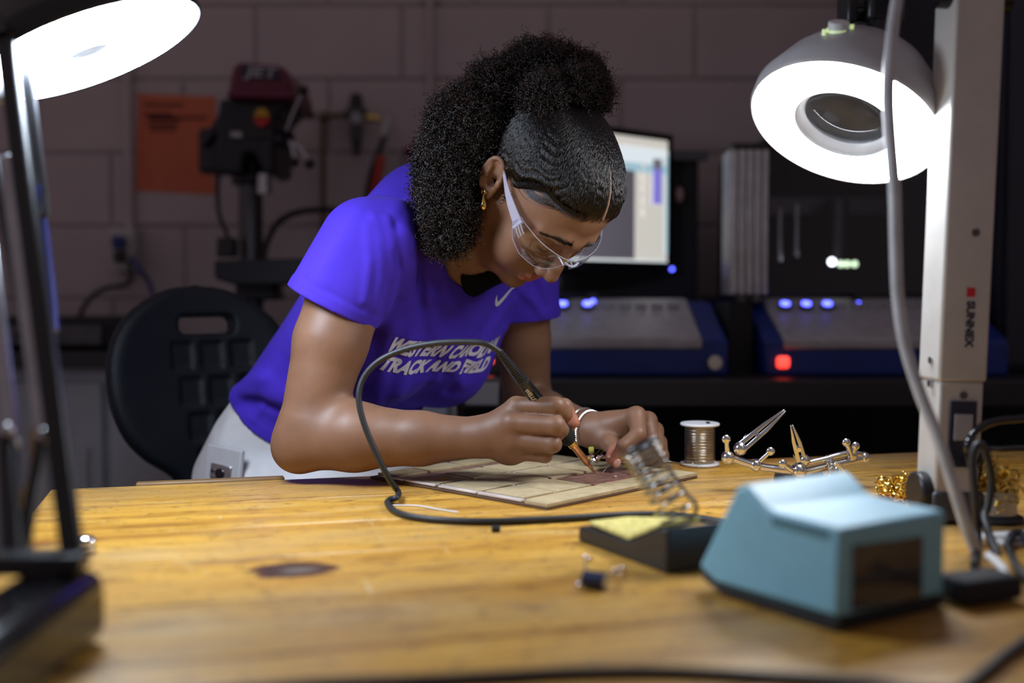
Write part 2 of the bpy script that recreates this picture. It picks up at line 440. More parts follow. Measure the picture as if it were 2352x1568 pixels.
MB().tube(spline([P(876, 360, 3.10), P(868, 400, 3.09), P(856, 460, 3.09), P(848, 520, 3.09)], 8), 0.012).build('hose_sleeve', M['hose_red'], ar)
hk = thing('dark_clamp', 'dark spring clamp hanging on the wall behind the curly hair', 'clamp', P(948, 360, 3.16))
MB().tube(spline([P(935, 352, 3.16), P(950, 345, 3.15), P(962, 365, 3.15), P(958, 420, 3.15)], 8), 0.016).build('jaw', M['maroon'], hk)
MB().tube(spline([P(948, 350, 3.16), P(985, 340, 3.15), P(1010, 360, 3.15)], 8), 0.014).build('handle', M['black'], hk)

# =================================================================== MACHINE BENCH
mb_ = thing('machine_bench', 'long black bench carrying the two blue milling machines', 'bench', (0.7, 2.6, 0))
MB().bounds(-0.12, 1.75, 2.13, 3.1, 0.925, 0.975).build('bench_top', M['counter'], mb_, bevel=0.004)
for x in (-0.06, 1.69):
    for y in (2.2, 3.0): MB().bounds(x - 0.03, x + 0.03, y - 0.03, y + 0.03, 0, 0.926).build('leg', M['black_matte'], mb_)
MB().bounds(-0.05, 1.69, 3.04, 3.06, 0.05, 0.92).build('back_panel', M['black_matte'], mb_)
MB().bounds(-0.05, 1.69, 2.25, 3.03, 0.55, 0.575).build('shelf', M['black_matte'], mb_)
bg = thing('grey_bag', 'slumped grey bag with a red tag on the shelf under the machine bench', 'bag', (0.66, 2.4, 0.575))
MB().sphere((0.66, 2.42, 0.66), 0.10, 20, (1.15, 0.9, 0.95)).build('bag_body', mat('bag_cloth', (0.10, 0.085, 0.09), 0.9), bg)
MB().box((0.56, 2.31, 0.70), (0.05, 0.01, 0.03)).build('tag', M['red'], bg)

def milling_machine(label, x0, x1, px0, px1, leds, key, ledm, grp):
    e = thing('milling_machine', label, 'milling machine', ((x0 + x1) / 2, 2.5, 0.975), group=grp)
    y0 = 2.24
    # blue shell: side profile extruded
    prof = [(y0, 0.9755), (y0, 1.045), (y0 + 0.20, 1.118), (2.95, 1.118), (2.95, 0.9755)]
    MB().prism([(x0, y, z) for y, z in prof], (x1 - x0, 0, 0)).build('housing', M['machine_blue'], e, bevel=0.006)
    a = px0; b = px1
    pr = [(y0 - 0.006, 1.028), (y0 - 0.006, 1.05), (y0 + 0.198, 1.126), (y0 + 0.24, 1.126), (y0 + 0.24, 1.028)]
    pan = MB().prism([(a, y, z) for y, z in pr], (b - a, 0, 0)).build('work_tray', M['machine_white'], e, bevel=0.006)
    nx = np.array([0, -0.35, 0.93]); 
    for k, x in enumerate(leds):
        c = np.array([x, y0 + 0.145, 1.109])
        MB().cyl(c - nx * 0.004, c + nx * 0.006, 0.014, n=16).build('button_ring', M['black'], pan)
        MB().cyl(c + nx * 0.006, c + nx * 0.010, 0.0095, n=16).build('button_light', M['blue_led'], pan)
    for k in range(6):
        c = np.array([a + (b - a) * (0.42 + 0.095 * k), y0 + 0.15, 1.110])
        MB().box(c, (0.022, 0.016, 0.012), [(1, 0, 0), (0, 0.94, 0.35), (0, -0.35, 0.94)]).build('button', M['cabinet'], pan, bevel=0.002)
    c = np.array([key, y0 - 0.001, 1.003])
    if ledm == 'key':
        MB().cyl(c, c - np.array([0, 0.016, 0]), 0.014, n=18).build('key_switch', M['steel'], e)
    else:
        MB().box(c - np.array([0, 0.006, 0]), (0.026, 0.012, 0.024)).build('power_light', M['red_led'], e, bevel=0.006)
    return e
milling_machine('blue milling machine with white tray directly beside her left arm, under the monitor', 0.015, 0.427, 0.02, 0.375, (0.106, 0.158), 0.398, 'key', 'milling machines')
milling_machine('blue milling machine with red power light behind the right lamp', 0.497, 0.98, 0.535, 0.90, (0.572, 0.616, 0.660), 0.533, 'led', 'milling machines')
# little blue indicator lights on the rails above the trays
for k, (u, v, lab) in enumerate(((1362, 693, 'above the tray beside her left arm'), (1972, 698, 'above the right tray behind the lamp cord'))):
    e = thing('indicator_light', 'small blue indicator light ' + lab, 'light', P(u, v, 2.42))
    MB().sphere(P(u, v, 2.42), 0.006, 10).build('bulb', M['blue_led'], e)
    MB().bounds(P(u, v, 2.42)[0] - 0.010, P(u, v, 2.42)[0] + 0.010, 2.422, 2.45, 1.1265, 1.138).build('holder', M['black'], e)
# aluminium profile post
ap = thing('aluminium_profile', 'grooved aluminium profile post between the two machine hoods', 'post', (0.496, 2.40, 0.976))
MB().bounds(0.456, 0.538, 2.40, 2.48, 1.135, 1.437).build('core', M['alu'], ap)
for k in range(5):
    x = 0.456 + 0.0082 + k * 0.0164
    MB().bounds(x - 0.0052, x + 0.0052, 2.388, 2.402, 1.135, 1.437).build('rib', M['alu'], ap, bevel=0.0015)
MB().bounds(0.466, 0.528, 2.395, 2.475, 1.1185, 1.137).build('foot_bracket', M['black'], ap, bevel=0.003)
for x in (0.480, 0.512): MB().cyl((x, 2.394, 1.127), (x, 2.386, 1.127), 0.008, n=12).build('bolt', M['dark_steel'], ap)
MB().bounds(0.440, 0.486, 2.30, 2.46, 0.9755, 1.1184).build('foot_block', M['black_matte'], ap)
MB().bounds(0.462, 0.532, 2.395, 2.475, 1.437, 1.452).build('end_cap', M['black'], ap, bevel=0.003)
# hoods
h1 = thing('machine_hood', 'black hood box behind the computer monitor', 'hood', (0.2, 2.8, 1.118))
MB().bounds(-0.02, 0.45, 2.76, 3.1, 1.1185, 1.46).build('hood_shell', M['black_matte'], h1, bevel=0.004)
MB().bounds(-0.04, 0.47, 2.74, 2.77, 1.455, 1.478).build('hood_rail', M['dark_steel'], h1)
MB().sphere(P(1561, 448, 2.73), 0.013, 12, (0.8, 1, 1.5)).build('hood_knob', mat('pink_knob', (0.45, 0.28, 0.26), 0.4), h1)
h2 = thing('machine_hood', 'black windowed hood with white lights inside, behind the right lamp', 'hood', (0.78, 2.7, 1.118))
MB().bounds(0.545, 0.99, 2.98, 3.0, 1.1185, 1.47).build('hood_back', M['black_matte'], h2)
MB().bounds(0.545, 0.99, 2.49, 3.0, 1.455, 1.472).build('hood_roof', M['black_matte'], h2)
for x in (0.545, 0.975): MB().bounds(x, x + 0.015, 2.49, 3.0, 1.1185, 1.456).build('hood_side', M['black_matte'], h2)
MB().bounds(0.56, 0.975, 2.55, 2.98, 1.1190, 1.128).build('hood_bed', M['dark_steel'], h2)
MB().bounds(0.56, 0.975, 2.495, 2.502, 1.14, 1.45).build('window_pane', M['shield'], h2)
MB().bounds(0.56, 0.975, 2.485, 2.51, 1.119, 1.14).build('window_rail', M['black'], h2)
MB().bounds(0.57, 0.97, 2.80, 2.84, 1.33, 1.37).build('gantry', M['dark_steel'], h2)
MB().cyl((0.78, 2.74, 1.20), (0.78, 2.74, 1.36), 0.028).build('spindle', M['dark_steel'], h2)
for x, z0, z1 in ((0.648, 1.22, 1.34), (0.61, 1.21, 1.33)): MB().cyl((x, 2.6, z0), (x, 2.6, z1), 0.006, n=8).build('guide_rod', M['steel'], h2)
MB().sphere(P(1911, 601, 2.58), 0.0085, 10).build('work_light', M['white_led'], h2)
for u in (1931, 1946, 1963): MB().sphere(P(u, 606, 2.58), 0.007, 10).build('strip_light', M['green_led'], h2)
# black tower with red light
tw = thing('computer_tower', 'black computer tower with red light behind the soldering iron cable', 'computer', (-0.055, 2.4, 0.975))
MB().bounds(-0.115, 0.0, 2.28, 2.62, 0.9755, 1.10).build('tower_case', M['black_matte'], tw, bevel=0.004)
MB().box(P(1126, 824, 2.275), (0.012, 0.006, 0.018)).build('power_light', M['red_led'], tw)
sb = thing('grey_box', 'small grey metal box under the bench edge behind her left arm', 'box', P(1130, 950, 2.1))
MB().bounds(-0.09, -0.02, 2.06, 2.1297, 0.93, 0.985).build('box_shell', M['dark_steel'], sb, bevel=0.004)
MB().bounds(-0.085, -0.025, 2.054, 2.061, 0.937, 0.978).build('box_front', M['cabinet'], sb, bevel=0.002)
wc = MB().tube(spline([np.array([-0.13, 2.3, 0.981]), np.array([-0.126, 2.16, 0.983]), P(1036, 900, 2.08), P(1042, 960, 2.08), P(1040, 1040, 2.1), P(1020, 1160, 2.12)], 8), 0.006).build('white_cable', M['lamp_white'])
tag(wc, 'white cable hanging beside her waist in front of the dark bench', 'cable')
# tall dark cabinet
tc_ = thing('tall_cabinet', 'tall dark navy cabinet at the right edge behind the lamp post', 'cabinet', (1.35, 2.6, 0))
MB().bounds(1.0, 1.75, 2.34, 3.0, 0.976, 2.4).build('cabinet_body', mat('dark_cabinet', (0.012, 0.015, 0.03), 0.5), tc_, bevel=0.004)
for x0, x1 in ((1.008, 1.37), (1.378, 1.742)):
    d = MB().bounds(x0, x1, 2.322, 2.339, 0.99, 2.38).build('cabinet_door', mat('dark_door', (0.014, 0.017, 0.034), 0.45), tc_, bevel=0.003)
    MB().cyl((x1 - 0.03, 2.312, 1.5), (x1 - 0.03, 2.312, 1.62), 0.006, n=8).build('door_handle', M['dark_steel'], d)

# =================================================================== MONITOR
m0 = P(1095, 300, 2.29); m1 = P(1542, 314, 2.70)
mx = nrm([m1[0] - m0[0], m1[1] - m0[1], 0]); mw = np.linalg.norm((m1 - m0)[:2]); mn = np.array([mx[1], -mx[0], 0])
mz0, mz1 = 1.189, 1.508
mo = thing('computer_monitor', 'black computer monitor showing a drawing program behind her head', 'monitor', m0 + mx * mw / 2)
base = np.array([m0[0], m0[1], 0.0])
def mq(a, b, z0, z1, off):
    return [base + mx * a + np.array([0, 0, z0]) + mn * off, base + mx * b + np.array([0, 0, z0]) + mn * off, base + mx * b + np.array([0, 0, z1]) + mn * off, base + mx * a + np.array([0, 0, z1]) + mn * off]
MB().prism(mq(0, mw, mz0, mz1, 0), -mn * 0.03).build('monitor_case', M['black'], mo, bevel=0.004)
bz = 0.016
for (a, b, z0, z1) in ((0, mw, mz0, mz0 + bz + 0.004), (0, mw, mz1 - bz, mz1), (0, bz, mz0, mz1), (mw - bz, mw, mz0, mz1)):
    MB().prism(mq(a, b, z0, z1, 0.006), -mn * 0.007).build('bezel', M['black_gloss'], mo, bevel=0.002)
def on_mon(u, v):
    d = ray(u, v); o = np.array([0, 0, CAMZ]); t = ((base - o) @ mn) / (d @ mn); q = o + d * t
    return (q - base) @ mx, q[2]
sx0, sx1, sz0, sz1 = bz, mw - bz, mz0 + bz + 0.004, mz1 - bz
E_ = {k: emit('screen_' + k, c, s) for k, c, s in (('cream', (0.86, 0.83, 0.74), 0.62), ('sky', (0.42, 0.72, 0.86), 0.62), ('dark', (0.05, 0.05, 0.08), 0.35), ('violet', (0.20, 0.18, 0.75), 0.75), ('grey', (0.16, 0.17, 0.22), 0.5), ('white', (0.8, 0.9, 0.95), 0.8), ('bar', (0.16, 0.14, 0.62), 0.55), ('orange', (0.8, 0.3, 0.2), 0.6))}
scr = MB().prism(mq(sx0, sx1, sz0, sz1, 0.002), -mn * 0.001).build('screen', E_['cream'], mo, smooth=0)
def scr_px(name, u0, v0, u1, v1, k, off=0.003):
    a, zt = on_mon(u0, v0); b, _ = on_mon(u1, v0); _, zb = on_mon(u0, v1)
    a = max(a, sx0); b = min(b, sx1); zb = max(zb, sz0); zt = min(zt, sz1)
    MB().prism(mq(a, b, zb, zt, off), -mn * 0.0008).build(name, E_[k], scr, smooth=0)
scr_px('screen_toolbar', 1000, 300, 1560, 347, 'sky')
scr_px('screen_title', 1000, 280, 1560, 322, 'white', 0.0035)
scr_px('screen_canvas', 1000, 345, 1456, 584, 'dark', 0.0035)
scr_px('screen_status', 1000, 586, 1560, 608, 'white', 0.0035)
scr_px('screen_taskbar', 1000, 604, 1560, 640, 'bar', 0.004)
scr_px('screen_swatch', 1497, 388, 1518, 468, 'violet', 0.004)
scr_px('screen_swatch', 1497, 364, 1518, 388, 'grey', 0.004)
scr_px('screen_margin', 1527, 360, 1545, 585, 'sky', 0.0036)
scr_px('screen_icon', 1466, 605, 1474, 613, 'orange', 0.0045)
for v in (372, 400, 424, 452, 480): scr_px('screen_print', 1474, v, 1480, v + 16, 'cream', 0.004)
MB().sphere(base + mx * (mw - 0.004) + np.array([0, 0, mz0 + 0.004]) + mn * 0.008, 0.0045, 10).build('power_light', M['blue_led'], mo)
ms = base + mx * mw * 0.5
MB().box(ms + np.array([0, 0, 1.165]) - mn * 0.05, (0.06, 0.03, 0.09), [mx, mn, (0, 0, 1)]).build('stand_neck', M['black'], mo, bevel=0.005)
MB().box(ms + np.array([0, 0, 1.1335]) - mn * 0.05, (0.22, 0.16, 0.012), [mx, mn, (0, 0, 1)]).build('stand_foot', M['black'], mo, bevel=0.004)
# =================================================================== WORKBENCH
BA = math.radians(15.0)
B0 = T(116, 1124)                                   # far left corner of the bench top
e1 = np.array([math.cos(BA), math.sin(BA), 0]); e2 = np.array([math.sin(BA), -math.cos(BA), 0])
def bench_xy(p):
    q = np.asarray(p) - B0; return np.array([q @ e1, -(q @ e2)])
def wood_mat():
    m, nt, b = new_mat('varnished_bench_wood')
    L = nt.links.new
    tc = N(nt, 'ShaderNodeTexCoord'); oi = N(nt, 'ShaderNodeObjectInfo')
    def noise(sx, sy, scale, detail=5, rough=0.55, off=(0, 0, 0), dist=0.0):
        mp = N(nt, 'ShaderNodeMapping'); mp.inputs['Scale'].default_value = (sx, sy, 1); mp.inputs['Location'].default_value = off
        L(tc.outputs['Object'], mp.inputs['Vector'])
        n = N(nt, 'ShaderNodeTexNoise'); n.inputs['Scale'].default_value = scale; n.inputs['Detail'].default_value = detail
        n.inputs['Roughness'].default_value = rough; n.inputs['Distortion'].default_value = dist
        L(mp.outputs[0], n.inputs['Vector']); return n.outputs['Fac']
    def ramp(fac, stops, interp='LINEAR'):
        r = N(nt, 'ShaderNodeValToRGB'); r.color_ramp.interpolation = interp
        els = r.color_ramp.elements
        while len(els) < len(stops): els.new(0.5)
        for el, (p, c) in zip(els, stops):
            el.position = p; el.color = (*c, 1) if len(c) == 3 else c
        L(fac, r.inputs[0]); return r.outputs[0]
    def mix(a, bcol, fac, mode='MIX'):
        x = N(nt, 'ShaderNodeMix', data_type='RGBA', blend_type=mode)
        if isinstance(fac, (int, float)): x.inputs[0].default_value = fac
        else: L(fac, x.inputs[0])
        for s, v in ((6, a), (7, bcol)):
            if isinstance(v, tuple): x.inputs[s].default_value = (*v, 1)
            else: L(v, x.inputs[s])
        return x.outputs[2]
    streak = noise(0.9, 16, 2.6, 6, 0.6, dist=0.6)
    col = ramp(streak, [(0.28, (0.36, 0.155, 0.020)), (0.45, (0.56, 0.285, 0.040)), (0.60, (0.66, 0.37, 0.062)), (0.75, (0.50, 0.235, 0.032))])
    grain = noise(4, 150, 4.0, 4, 0.6)
    col = mix(col, ramp(grain, [(0.3, (0.62, 0.62, 0.62)), (0.62, (1.05, 1.05, 1.05))]), 0.55, 'MULTIPLY')
    # worn pale patches
    worn = noise(1.4, 4.2, 2.3, 6, 0.65, (3.1, 0.7, 0))
    col = mix(col, (0.62, 0.46, 0.22), ramp(worn, [(0.56, (0, 0, 0)), (0.72, (0.65, 0.65, 0.65))]))
    worn2 = noise(2.5, 14, 3.4, 6, 0.7, (8.1, 2.7, 0))
    col = mix(col, (0.70, 0.58, 0.36), ramp(worn2, [(0.63, (0, 0, 0)), (0.72, (0.5, 0.5, 0.5))]))
    # brown stains, dark pits
    st = noise(2.2, 7.0, 5.0, 5, 0.6, (1.7, 5.2, 0))
    col = mix(col, (0.17, 0.060, 0.012), ramp(st, [(0.56, (0, 0, 0)), (0.70, (0.80, 0.80, 0.80))]))
    pit = noise(10, 34, 4.5, 3, 0.5, (4.4, 1.2, 0))
    col = mix(col, (0.035, 0.018, 0.012), ramp(pit, [(0.635, (0, 0, 0)), (0.675, (0.9, 0.9, 0.9))]))
    spk = noise(46, 90, 3.0, 2, 0.5, (2.4, 6.2, 0))
    col = mix(col, (0.045, 0.022, 0.014), ramp(spk, [(0.685, (0, 0, 0)), (0.71, (0.85, 0.85, 0.85))]))
    dirt = noise(1.1, 2.6, 2.0, 7, 0.7, (6.1, 3.3, 0))
    col = mix(col, (0.36, 0.24, 0.115), ramp(dirt, [(0.48, (0, 0, 0)), (0.68, (0.7, 0.7, 0.7))]))
    dk = noise(3.2, 20, 2.6, 5, 0.65, (2.2, 9.3, 0))
    col = mix(col, (0.22, 0.095, 0.018), ramp(dk, [(0.57, (0, 0, 0)), (0.66, (0.55, 0.55, 0.55))]))
    # fine pale scratches, two directions
    for sx, sy, off, th in ((60, 4, (0, 2, 0), 0.69), (16, 60, (5, 7, 0), 0.69), (50, 14, (9, 3, 0), 0.70)):
        sc_ = noise(sx, sy, 2.2, 3, 0.6, off, 1.2)
        col = mix(col, (0.70, 0.56, 0.32), ramp(sc_, [(th, (0, 0, 0)), (th + 0.04, (0.5, 0.5, 0.5))]))
    # burn marks with their own shapes: (point, half-length, half-width)
    def blob(pt, rx, ry, wob, seedoff):
        x, y = bench_xy(pt)
        mp = N(nt, 'ShaderNodeMapping'); mp.vector_type = 'POINT'
        mp.inputs['Location'].default_value = (-x / rx, -y / ry, 0); mp.inputs['Scale'].default_value = (1 / rx, 1 / ry, 0)
        L(tc.outputs['Object'], mp.inputs['Vector'])
        nz = noise(9, 26, 2.4, 4, 0.6, seedoff)
        ln = N(nt, 'ShaderNodeVectorMath', operation='LENGTH'); L(mp.outputs[0], ln.inputs[0])
        ad = N(nt, 'ShaderNodeMath', operation='MULTIPLY_ADD'); L(nz, ad.inputs[0]); ad.inputs[1].default_value = wob; L(ln.outputs['Value'], ad.inputs[2])
        return ad.outputs[0]
    bn = blob(T(680, 1308), 0.056, 0.040, 0.8, (2, 2, 0))
    col = mix(col, (0.22, 0.065, 0.010), ramp(bn, [(0.0, (1, 1, 1)), (0.9, (1, 1, 1)), (1.0, (0, 0, 0))]) if False else ramp(bn, [(0.80, (1, 1, 1)), (1.0, (0, 0, 0))]))
    bn2 = N(nt, 'ShaderNodeMath', operation='MULTIPLY'); L(bn, bn2.inputs[0]); bn2.inputs[1].default_value = 0.62
    core = ramp(bn2.outputs[0], [(0.30, (0.15, 0.125, 0.10)), (0.48, (0.05, 0.022, 0.012)), (0.66, (0.07, 0.018, 0.006))])
    col = mix(col, core, ramp(bn2.outputs[0], [(0.62, (1, 1, 1)), (0.72, (0, 0, 0))]))
    for (u, v, rx, ry, w_, s_) in ((1115, 1238, 0.020, 0.006, 1.6, (1, 9, 0)), (430, 1310, 0.03, 0.007, 1.2, (3, 4, 0)), (740, 1382, 0.016, 0.008, 1.2, (6, 4, 0)), (870, 1385, 0.022, 0.006, 1.4, (7, 1, 0)), (770, 1262, 0.008, 0.012, 1.5, (7, 8, 0)), (1205, 1241, 0.010, 0.003, 1.2, (2, 8, 0)), (1500, 1265, 0.02, 0.008, 1.4, (5, 5, 0))):
        f_ = blob(T(u, v), rx, ry, w_, s_)
        col = mix(col, (0.05, 0.025, 0.016), ramp(f_, [(0.9, (0.85, 0.85, 0.85)), (1.35, (0, 0, 0))]) if False else ramp(f_, [(0.55, (0.85, 0.85, 0.85)), (1.0, (0, 0, 0))]))
    # each plank its own tone
    tn = ramp(oi.outputs['Random'], [(0.0, (0.86, 0.84, 0.80)), (1.0, (1.08, 1.06, 1.02))])
    col = mix(col, tn, 1.0, 'MULTIPLY')
    L(col, b.inputs['Base Color'])
    rg = N(nt, 'ShaderNodeMapRange'); rg.inputs['To Min'].default_value = 0.24; rg.inputs['To Max'].default_value = 0.52
    L(worn, rg.inputs['Value']); L(rg.outputs[0], b.inputs['Roughness'])
    bp = N(nt, 'ShaderNodeBump'); bp.inputs['Strength'].default_value = 0.10; bp.inputs['Distance'].default_value = 0.0015
    L(grain, bp.inputs['Height']); L(bp.outputs[0], b.inputs['Normal'])
    return m
M['wood'] = wood_mat()
wb = thing('workbench', 'worn yellow wooden workbench with burn marks in the foreground', 'workbench', B0, BA)
wb.location = (B0[0], B0[1], 0)
PLW = 0.1435
for j in range(8):
    y1 = -j * PLW; y0 = -(j + 1) * PLW + 0.0007
    MB().bounds(0, 2.25, y0, y1, BT - 0.045, BT).build('plank', M['wood'], wb, bevel=0.0012, segs=1, local=True)
MB().bounds(0.10, 0.285, -0.002, 0.012, BT - 0.03, BT + 0.004).build('edge_strip', mat('edge_strip', (0.20, 0.11, 0.04), 0.5), wb, bevel=0.003, local=True)
for x in (0.07, 2.18):
    for y in (-1.08, -0.07): MB().bounds(x - 0.035, x + 0.035, y - 0.035, y + 0.035, 0, BT - 0.0455).build('leg', M['wood'], wb, bevel=0.004, local=True)
MB().bounds(0.06, 2.19, -1.06, -1.03, BT - 0.15, BT - 0.0455).build('apron', M['wood'], wb, local=True)
MB().bounds(1.2, 2.19, -0.12, -0.09, BT - 0.15, BT - 0.0455).build('apron', M['wood'], wb, local=True)

# =================================================================== TILED COPPER PANEL
q0 = T(1257, 1172); qa = nrm(T(850, 1099) - q0); qb_ = T(1610, 1099) - q0
qb = nrm(qb_ - qa * (qb_ @ qa)); LA = np.linalg.norm(T(850, 1099) - q0); LB = qb_ @ qb
ez = np.array([0, 0, 1.0]); q0 = q0 + ez * 0.0006
pn = thing('copper_panel', 'square panel of tan board pieces on copper sheet under her hands', 'panel', q0 + (qa * LA + qb * LB) / 2)
def pbox(name, a0, a1, b0, b1, z0, z1, m, bev=0.0004):
    c = q0 + qa * LA * (a0 + a1) / 2 + qb * LB * (b0 + b1) / 2 + ez * (z0 + z1) / 2
    return MB().box(c, (LA * (a1 - a0), LB * (b1 - b0), z1 - z0), [qa, qb, ez]).build(name, m, pn, bevel=bev, segs=1)
pbox('backing_board', 0, 1, 0, 1, 0, 0.0028, M['fiber_edge'])
pbox('copper_sheet', 0.12, 0.985, 0.012, 0.985, 0.0028, 0.0036, M['copper_sheet'])
pbox('border_board', 0.0, 0.112, 0.0, 1.0, 0.0028, 0.0068, M['fiberboard'])
pbox('border_strip', 0.121, 0.131, 0.03, 0.99, 0.0036, 0.0060, M['brass'] if False else mat('tan_strip', (0.50, 0.36, 0.17), 0.5))
for a0, a1 in ((0.13, 0.36), (0.37, 0.58), (0.60, 0.78), (0.79, 0.93)):
    pbox('edge_strip', a0, a1, 0.002, 0.022, 0.0036, 0.0064, M['pale_strip'])
rows = [(0.142, 0.350), (0.370, 0.580), (0.602, 0.775), (0.865, 0.985)]
cols = [(0.030, 0.215), (0.232, 0.445), (0.465, 0.680), (0.700, 0.975)]
for i, (a0, a1) in enumerate(rows):
    for j, (b0, b1) in enumerate(cols):
        if i == 0 and j >= 2: continue
        pbox('board_tile', a0 + rnd.uniform(0, 0.004), a1, b0 + rnd.uniform(0, 0.004), b1, 0.0036, 0.0066 + rnd.uniform(0, 0.0006), M['fiberboard'])
pbox('copper_plate', 0.145, 0.352, 0.475, 0.90, 0.0036, 0.0052, mat('dusty_copper', (0.30, 0.155, 0.115), 0.42, 0.35, var=0.45, scale=120))
pbox('board_tile', 0.145, 0.352, 0.915, 0.985, 0.0036, 0.0068, M['fiberboard'])
for (a0, a1, b0, b1) in ((0.38, 0.56, 0.219, 0.229), (0.61, 0.77, 0.449, 0.461), (0.15, 0.33, 0.218, 0.229), (0.61, 0.77, 0.684, 0.696), (0.355, 0.366, 0.24, 0.44), (0.584, 0.597, 0.24, 0.44), (0.584, 0.597, 0.03, 0.21), (0.584, 0.597, 0.47, 0.67), (0.584, 0.597, 0.71, 0.95)):
    pbox('joint_strip', a0, a1, b0, b1, 0.0036, 0.0058, M['pale_strip'])
fl = MB().box(q0 + qa * LA * 0.655 + qb * LB * 0.11 + ez * 0.0080, (0.003, 0.016, 0.0018), [nrm(qa + qb * 0.2), nrm(qb - qa * 0.2), ez]).build('brass_sliver', mat('brass_scrap', (0.45, 0.30, 0.05), 0.35, 0.6))
tag(fl, 'tiny brass sliver lying on the tan board near her forearm', 'scrap')
sv = MB().box(q0 + qa * LA * 0.20 + qb * LB * 0.68 + ez * 0.0062, (0.0022, 0.006, 0.0012), [nrm(qa - qb * 0.4), nrm(qb + qa * 0.4), ez]).build('solder_flake', M['white_plastic'])
tag(sv, 'white flake lying on the dusty copper plate by the iron tip', 'scrap')

# =================================================================== MAGNIFIER LAMPS
def lamp_head(e, c, n, R, L, tint, shell, hgt, hole=0.53):
    n = nrm(n); up = -n                                  # n: the way the light faces
    o = np.asarray(c)
    prof = [(R, 0.0), (R + 0.002, 0.004), (R + 0.002, 0.020), (R * 0.955, 0.32 * hgt), (R * 0.84, 0.56 * hgt), (R * 0.68, 0.78 * hgt), (R * 0.52, 0.92 * hgt), (R * 0.44, hgt)]
    dome = MB().lathe(prof, o, up, n=64, caps=False).build('lamp_shade', shell, e, smooth=60)
    sd = dome.modifiers.new('thick', 'SOLIDIFY'); sd.thickness = 0.002; sd.offset = -1
    ri = R * hole
    inner = MB().lathe([(ri, 0.002), (ri - 0.001, 0.012), (ri - 0.004, 0.02), (min(R * 0.46, ri - 0.005), hgt * 0.55), (min(R * 0.44, ri - 0.005), hgt - 0.001)], o, up, n=48, caps=False).build('lens_well', mat('lens_well', (0.30, 0.30, 0.30), 0.4), e, smooth=60)
    m = MB()
    rings = [(R - 0.003, 0.003), (R - 0.006, -0.0005), (R * 0.85, -0.003), (R * 0.7, -0.003), (ri + 0.004, -0.001), (ri, 0.003)]
    m.lathe(rings, o, up, n=64, caps=False)
    df = m.build('diffuser', emit('lamp_light', tint, L), e, smooth=60)
    MB().lathe([(ri - 0.0005, 0.006), (ri - 0.006, 0.008), (ri - 0.009, 0.014), (ri - 0.005, 0.018)], o, up, n=48, caps=False).build('lens_ring', M['lamp_white'], e, smooth=60)
    rl = ri - 0.006
    MB().lathe([(0.001, 0.016), (rl * 0.5, 0.0165), (rl * 0.85, 0.018), (rl, 0.0205), (rl * 0.85, 0.023), (rl * 0.5, 0.0245), (0.001, 0.025)], o, up, n=40).build('magnifier_lens', M['lens_glass'], e, smooth=60)
    return dome
cR = P(1936, 291, 1.30); nR = np.array([-0.27, -0.60, -0.75])
# view-dependent tilt measured at the lamp: build the normal in the frame of its own sight line
def sight_normal(u, v, toward, inplane):
    w = nrm(ray(u, v)); r = nrm(np.cross(w, (0, 0, 1))); up = np.cross(r, w)
    d = nrm([inplane[0], -inplane[1]])
    return nrm(-w * toward + math.sqrt(1 - toward ** 2) * (r * d[0] + up * d[1]))
nR = sight_normal(1936, 291, 0.585, (-0.33, 0.94))
RR = 0.1075
rl_ = thing('magnifier_lamp', 'white domed magnifier lamp glowing above the solder spool on a grey post', 'lamp', T(2150, 1180))
dome = lamp_head(rl_, cR, nR, RR, LAMP_R, (0.86, 0.92, 1.0), M['lamp_white'], 0.108)
upR = -nR
# dial on the shade, bracket on top
w = nrm(ray(1936, 291)); rgt = nrm(np.cross(w, (0, 0, 1)))
def on_dome(u, v, D):
    return P(u, v, D)
dirk = nrm(upR * 0.75 - w * 0.62 - rgt * 0.15)
kc = P(1926, 64, 1.262)
kn = MB().cyl(kc - dirk * 0.006, kc + dirk * 0.007, 0.0115, n=24).build('dimmer_dial', M['white_plastic'], rl_, bevel=0.0015)
MB().cyl(kc - dirk * 0.004, kc - dirk * 0.001, 0.0128, n=24).build('dial_glow', emit('dial_glow', (0.75, 1.0, 0.35), 0.45), kn)
for (u, v) in ((1893, 72), (1957, 61)):
    q = P(u, v, 1.258); MB().cyl(q - dirk * 0.004, q + dirk * 0.002, 0.0022, n=10).build('dial_dot', emit('dot_glow', (0.75, 1.0, 0.35), 0.5), kn)
br = np.array(P(2010, 62, 1.30))
MB().cyl(P(2015, 84, 1.285), P(2013, 40, 1.30), 0.012, n=16).build('swivel_stub', M['black'], rl_)
MB().box(P(2018, 22, 1.305), (0.044, 0.045, 0.030), rot_axes(0.2, 0.1)).build('swivel_block', M['black'], rl_, bevel=0.005)
MB().cyl(P(1942, 20, 1.30), P(2005, 18, 1.305), 0.015, n=18).build('swivel_bolt', M['black_gloss'], rl_, bevel=0.002)
MB().box(P(1946, 24, 1.30), (0.012, 0.030, 0.032), rot_axes(0.2, 0.0)).build('friction_knob', M['black'], rl_, bevel=0.003)
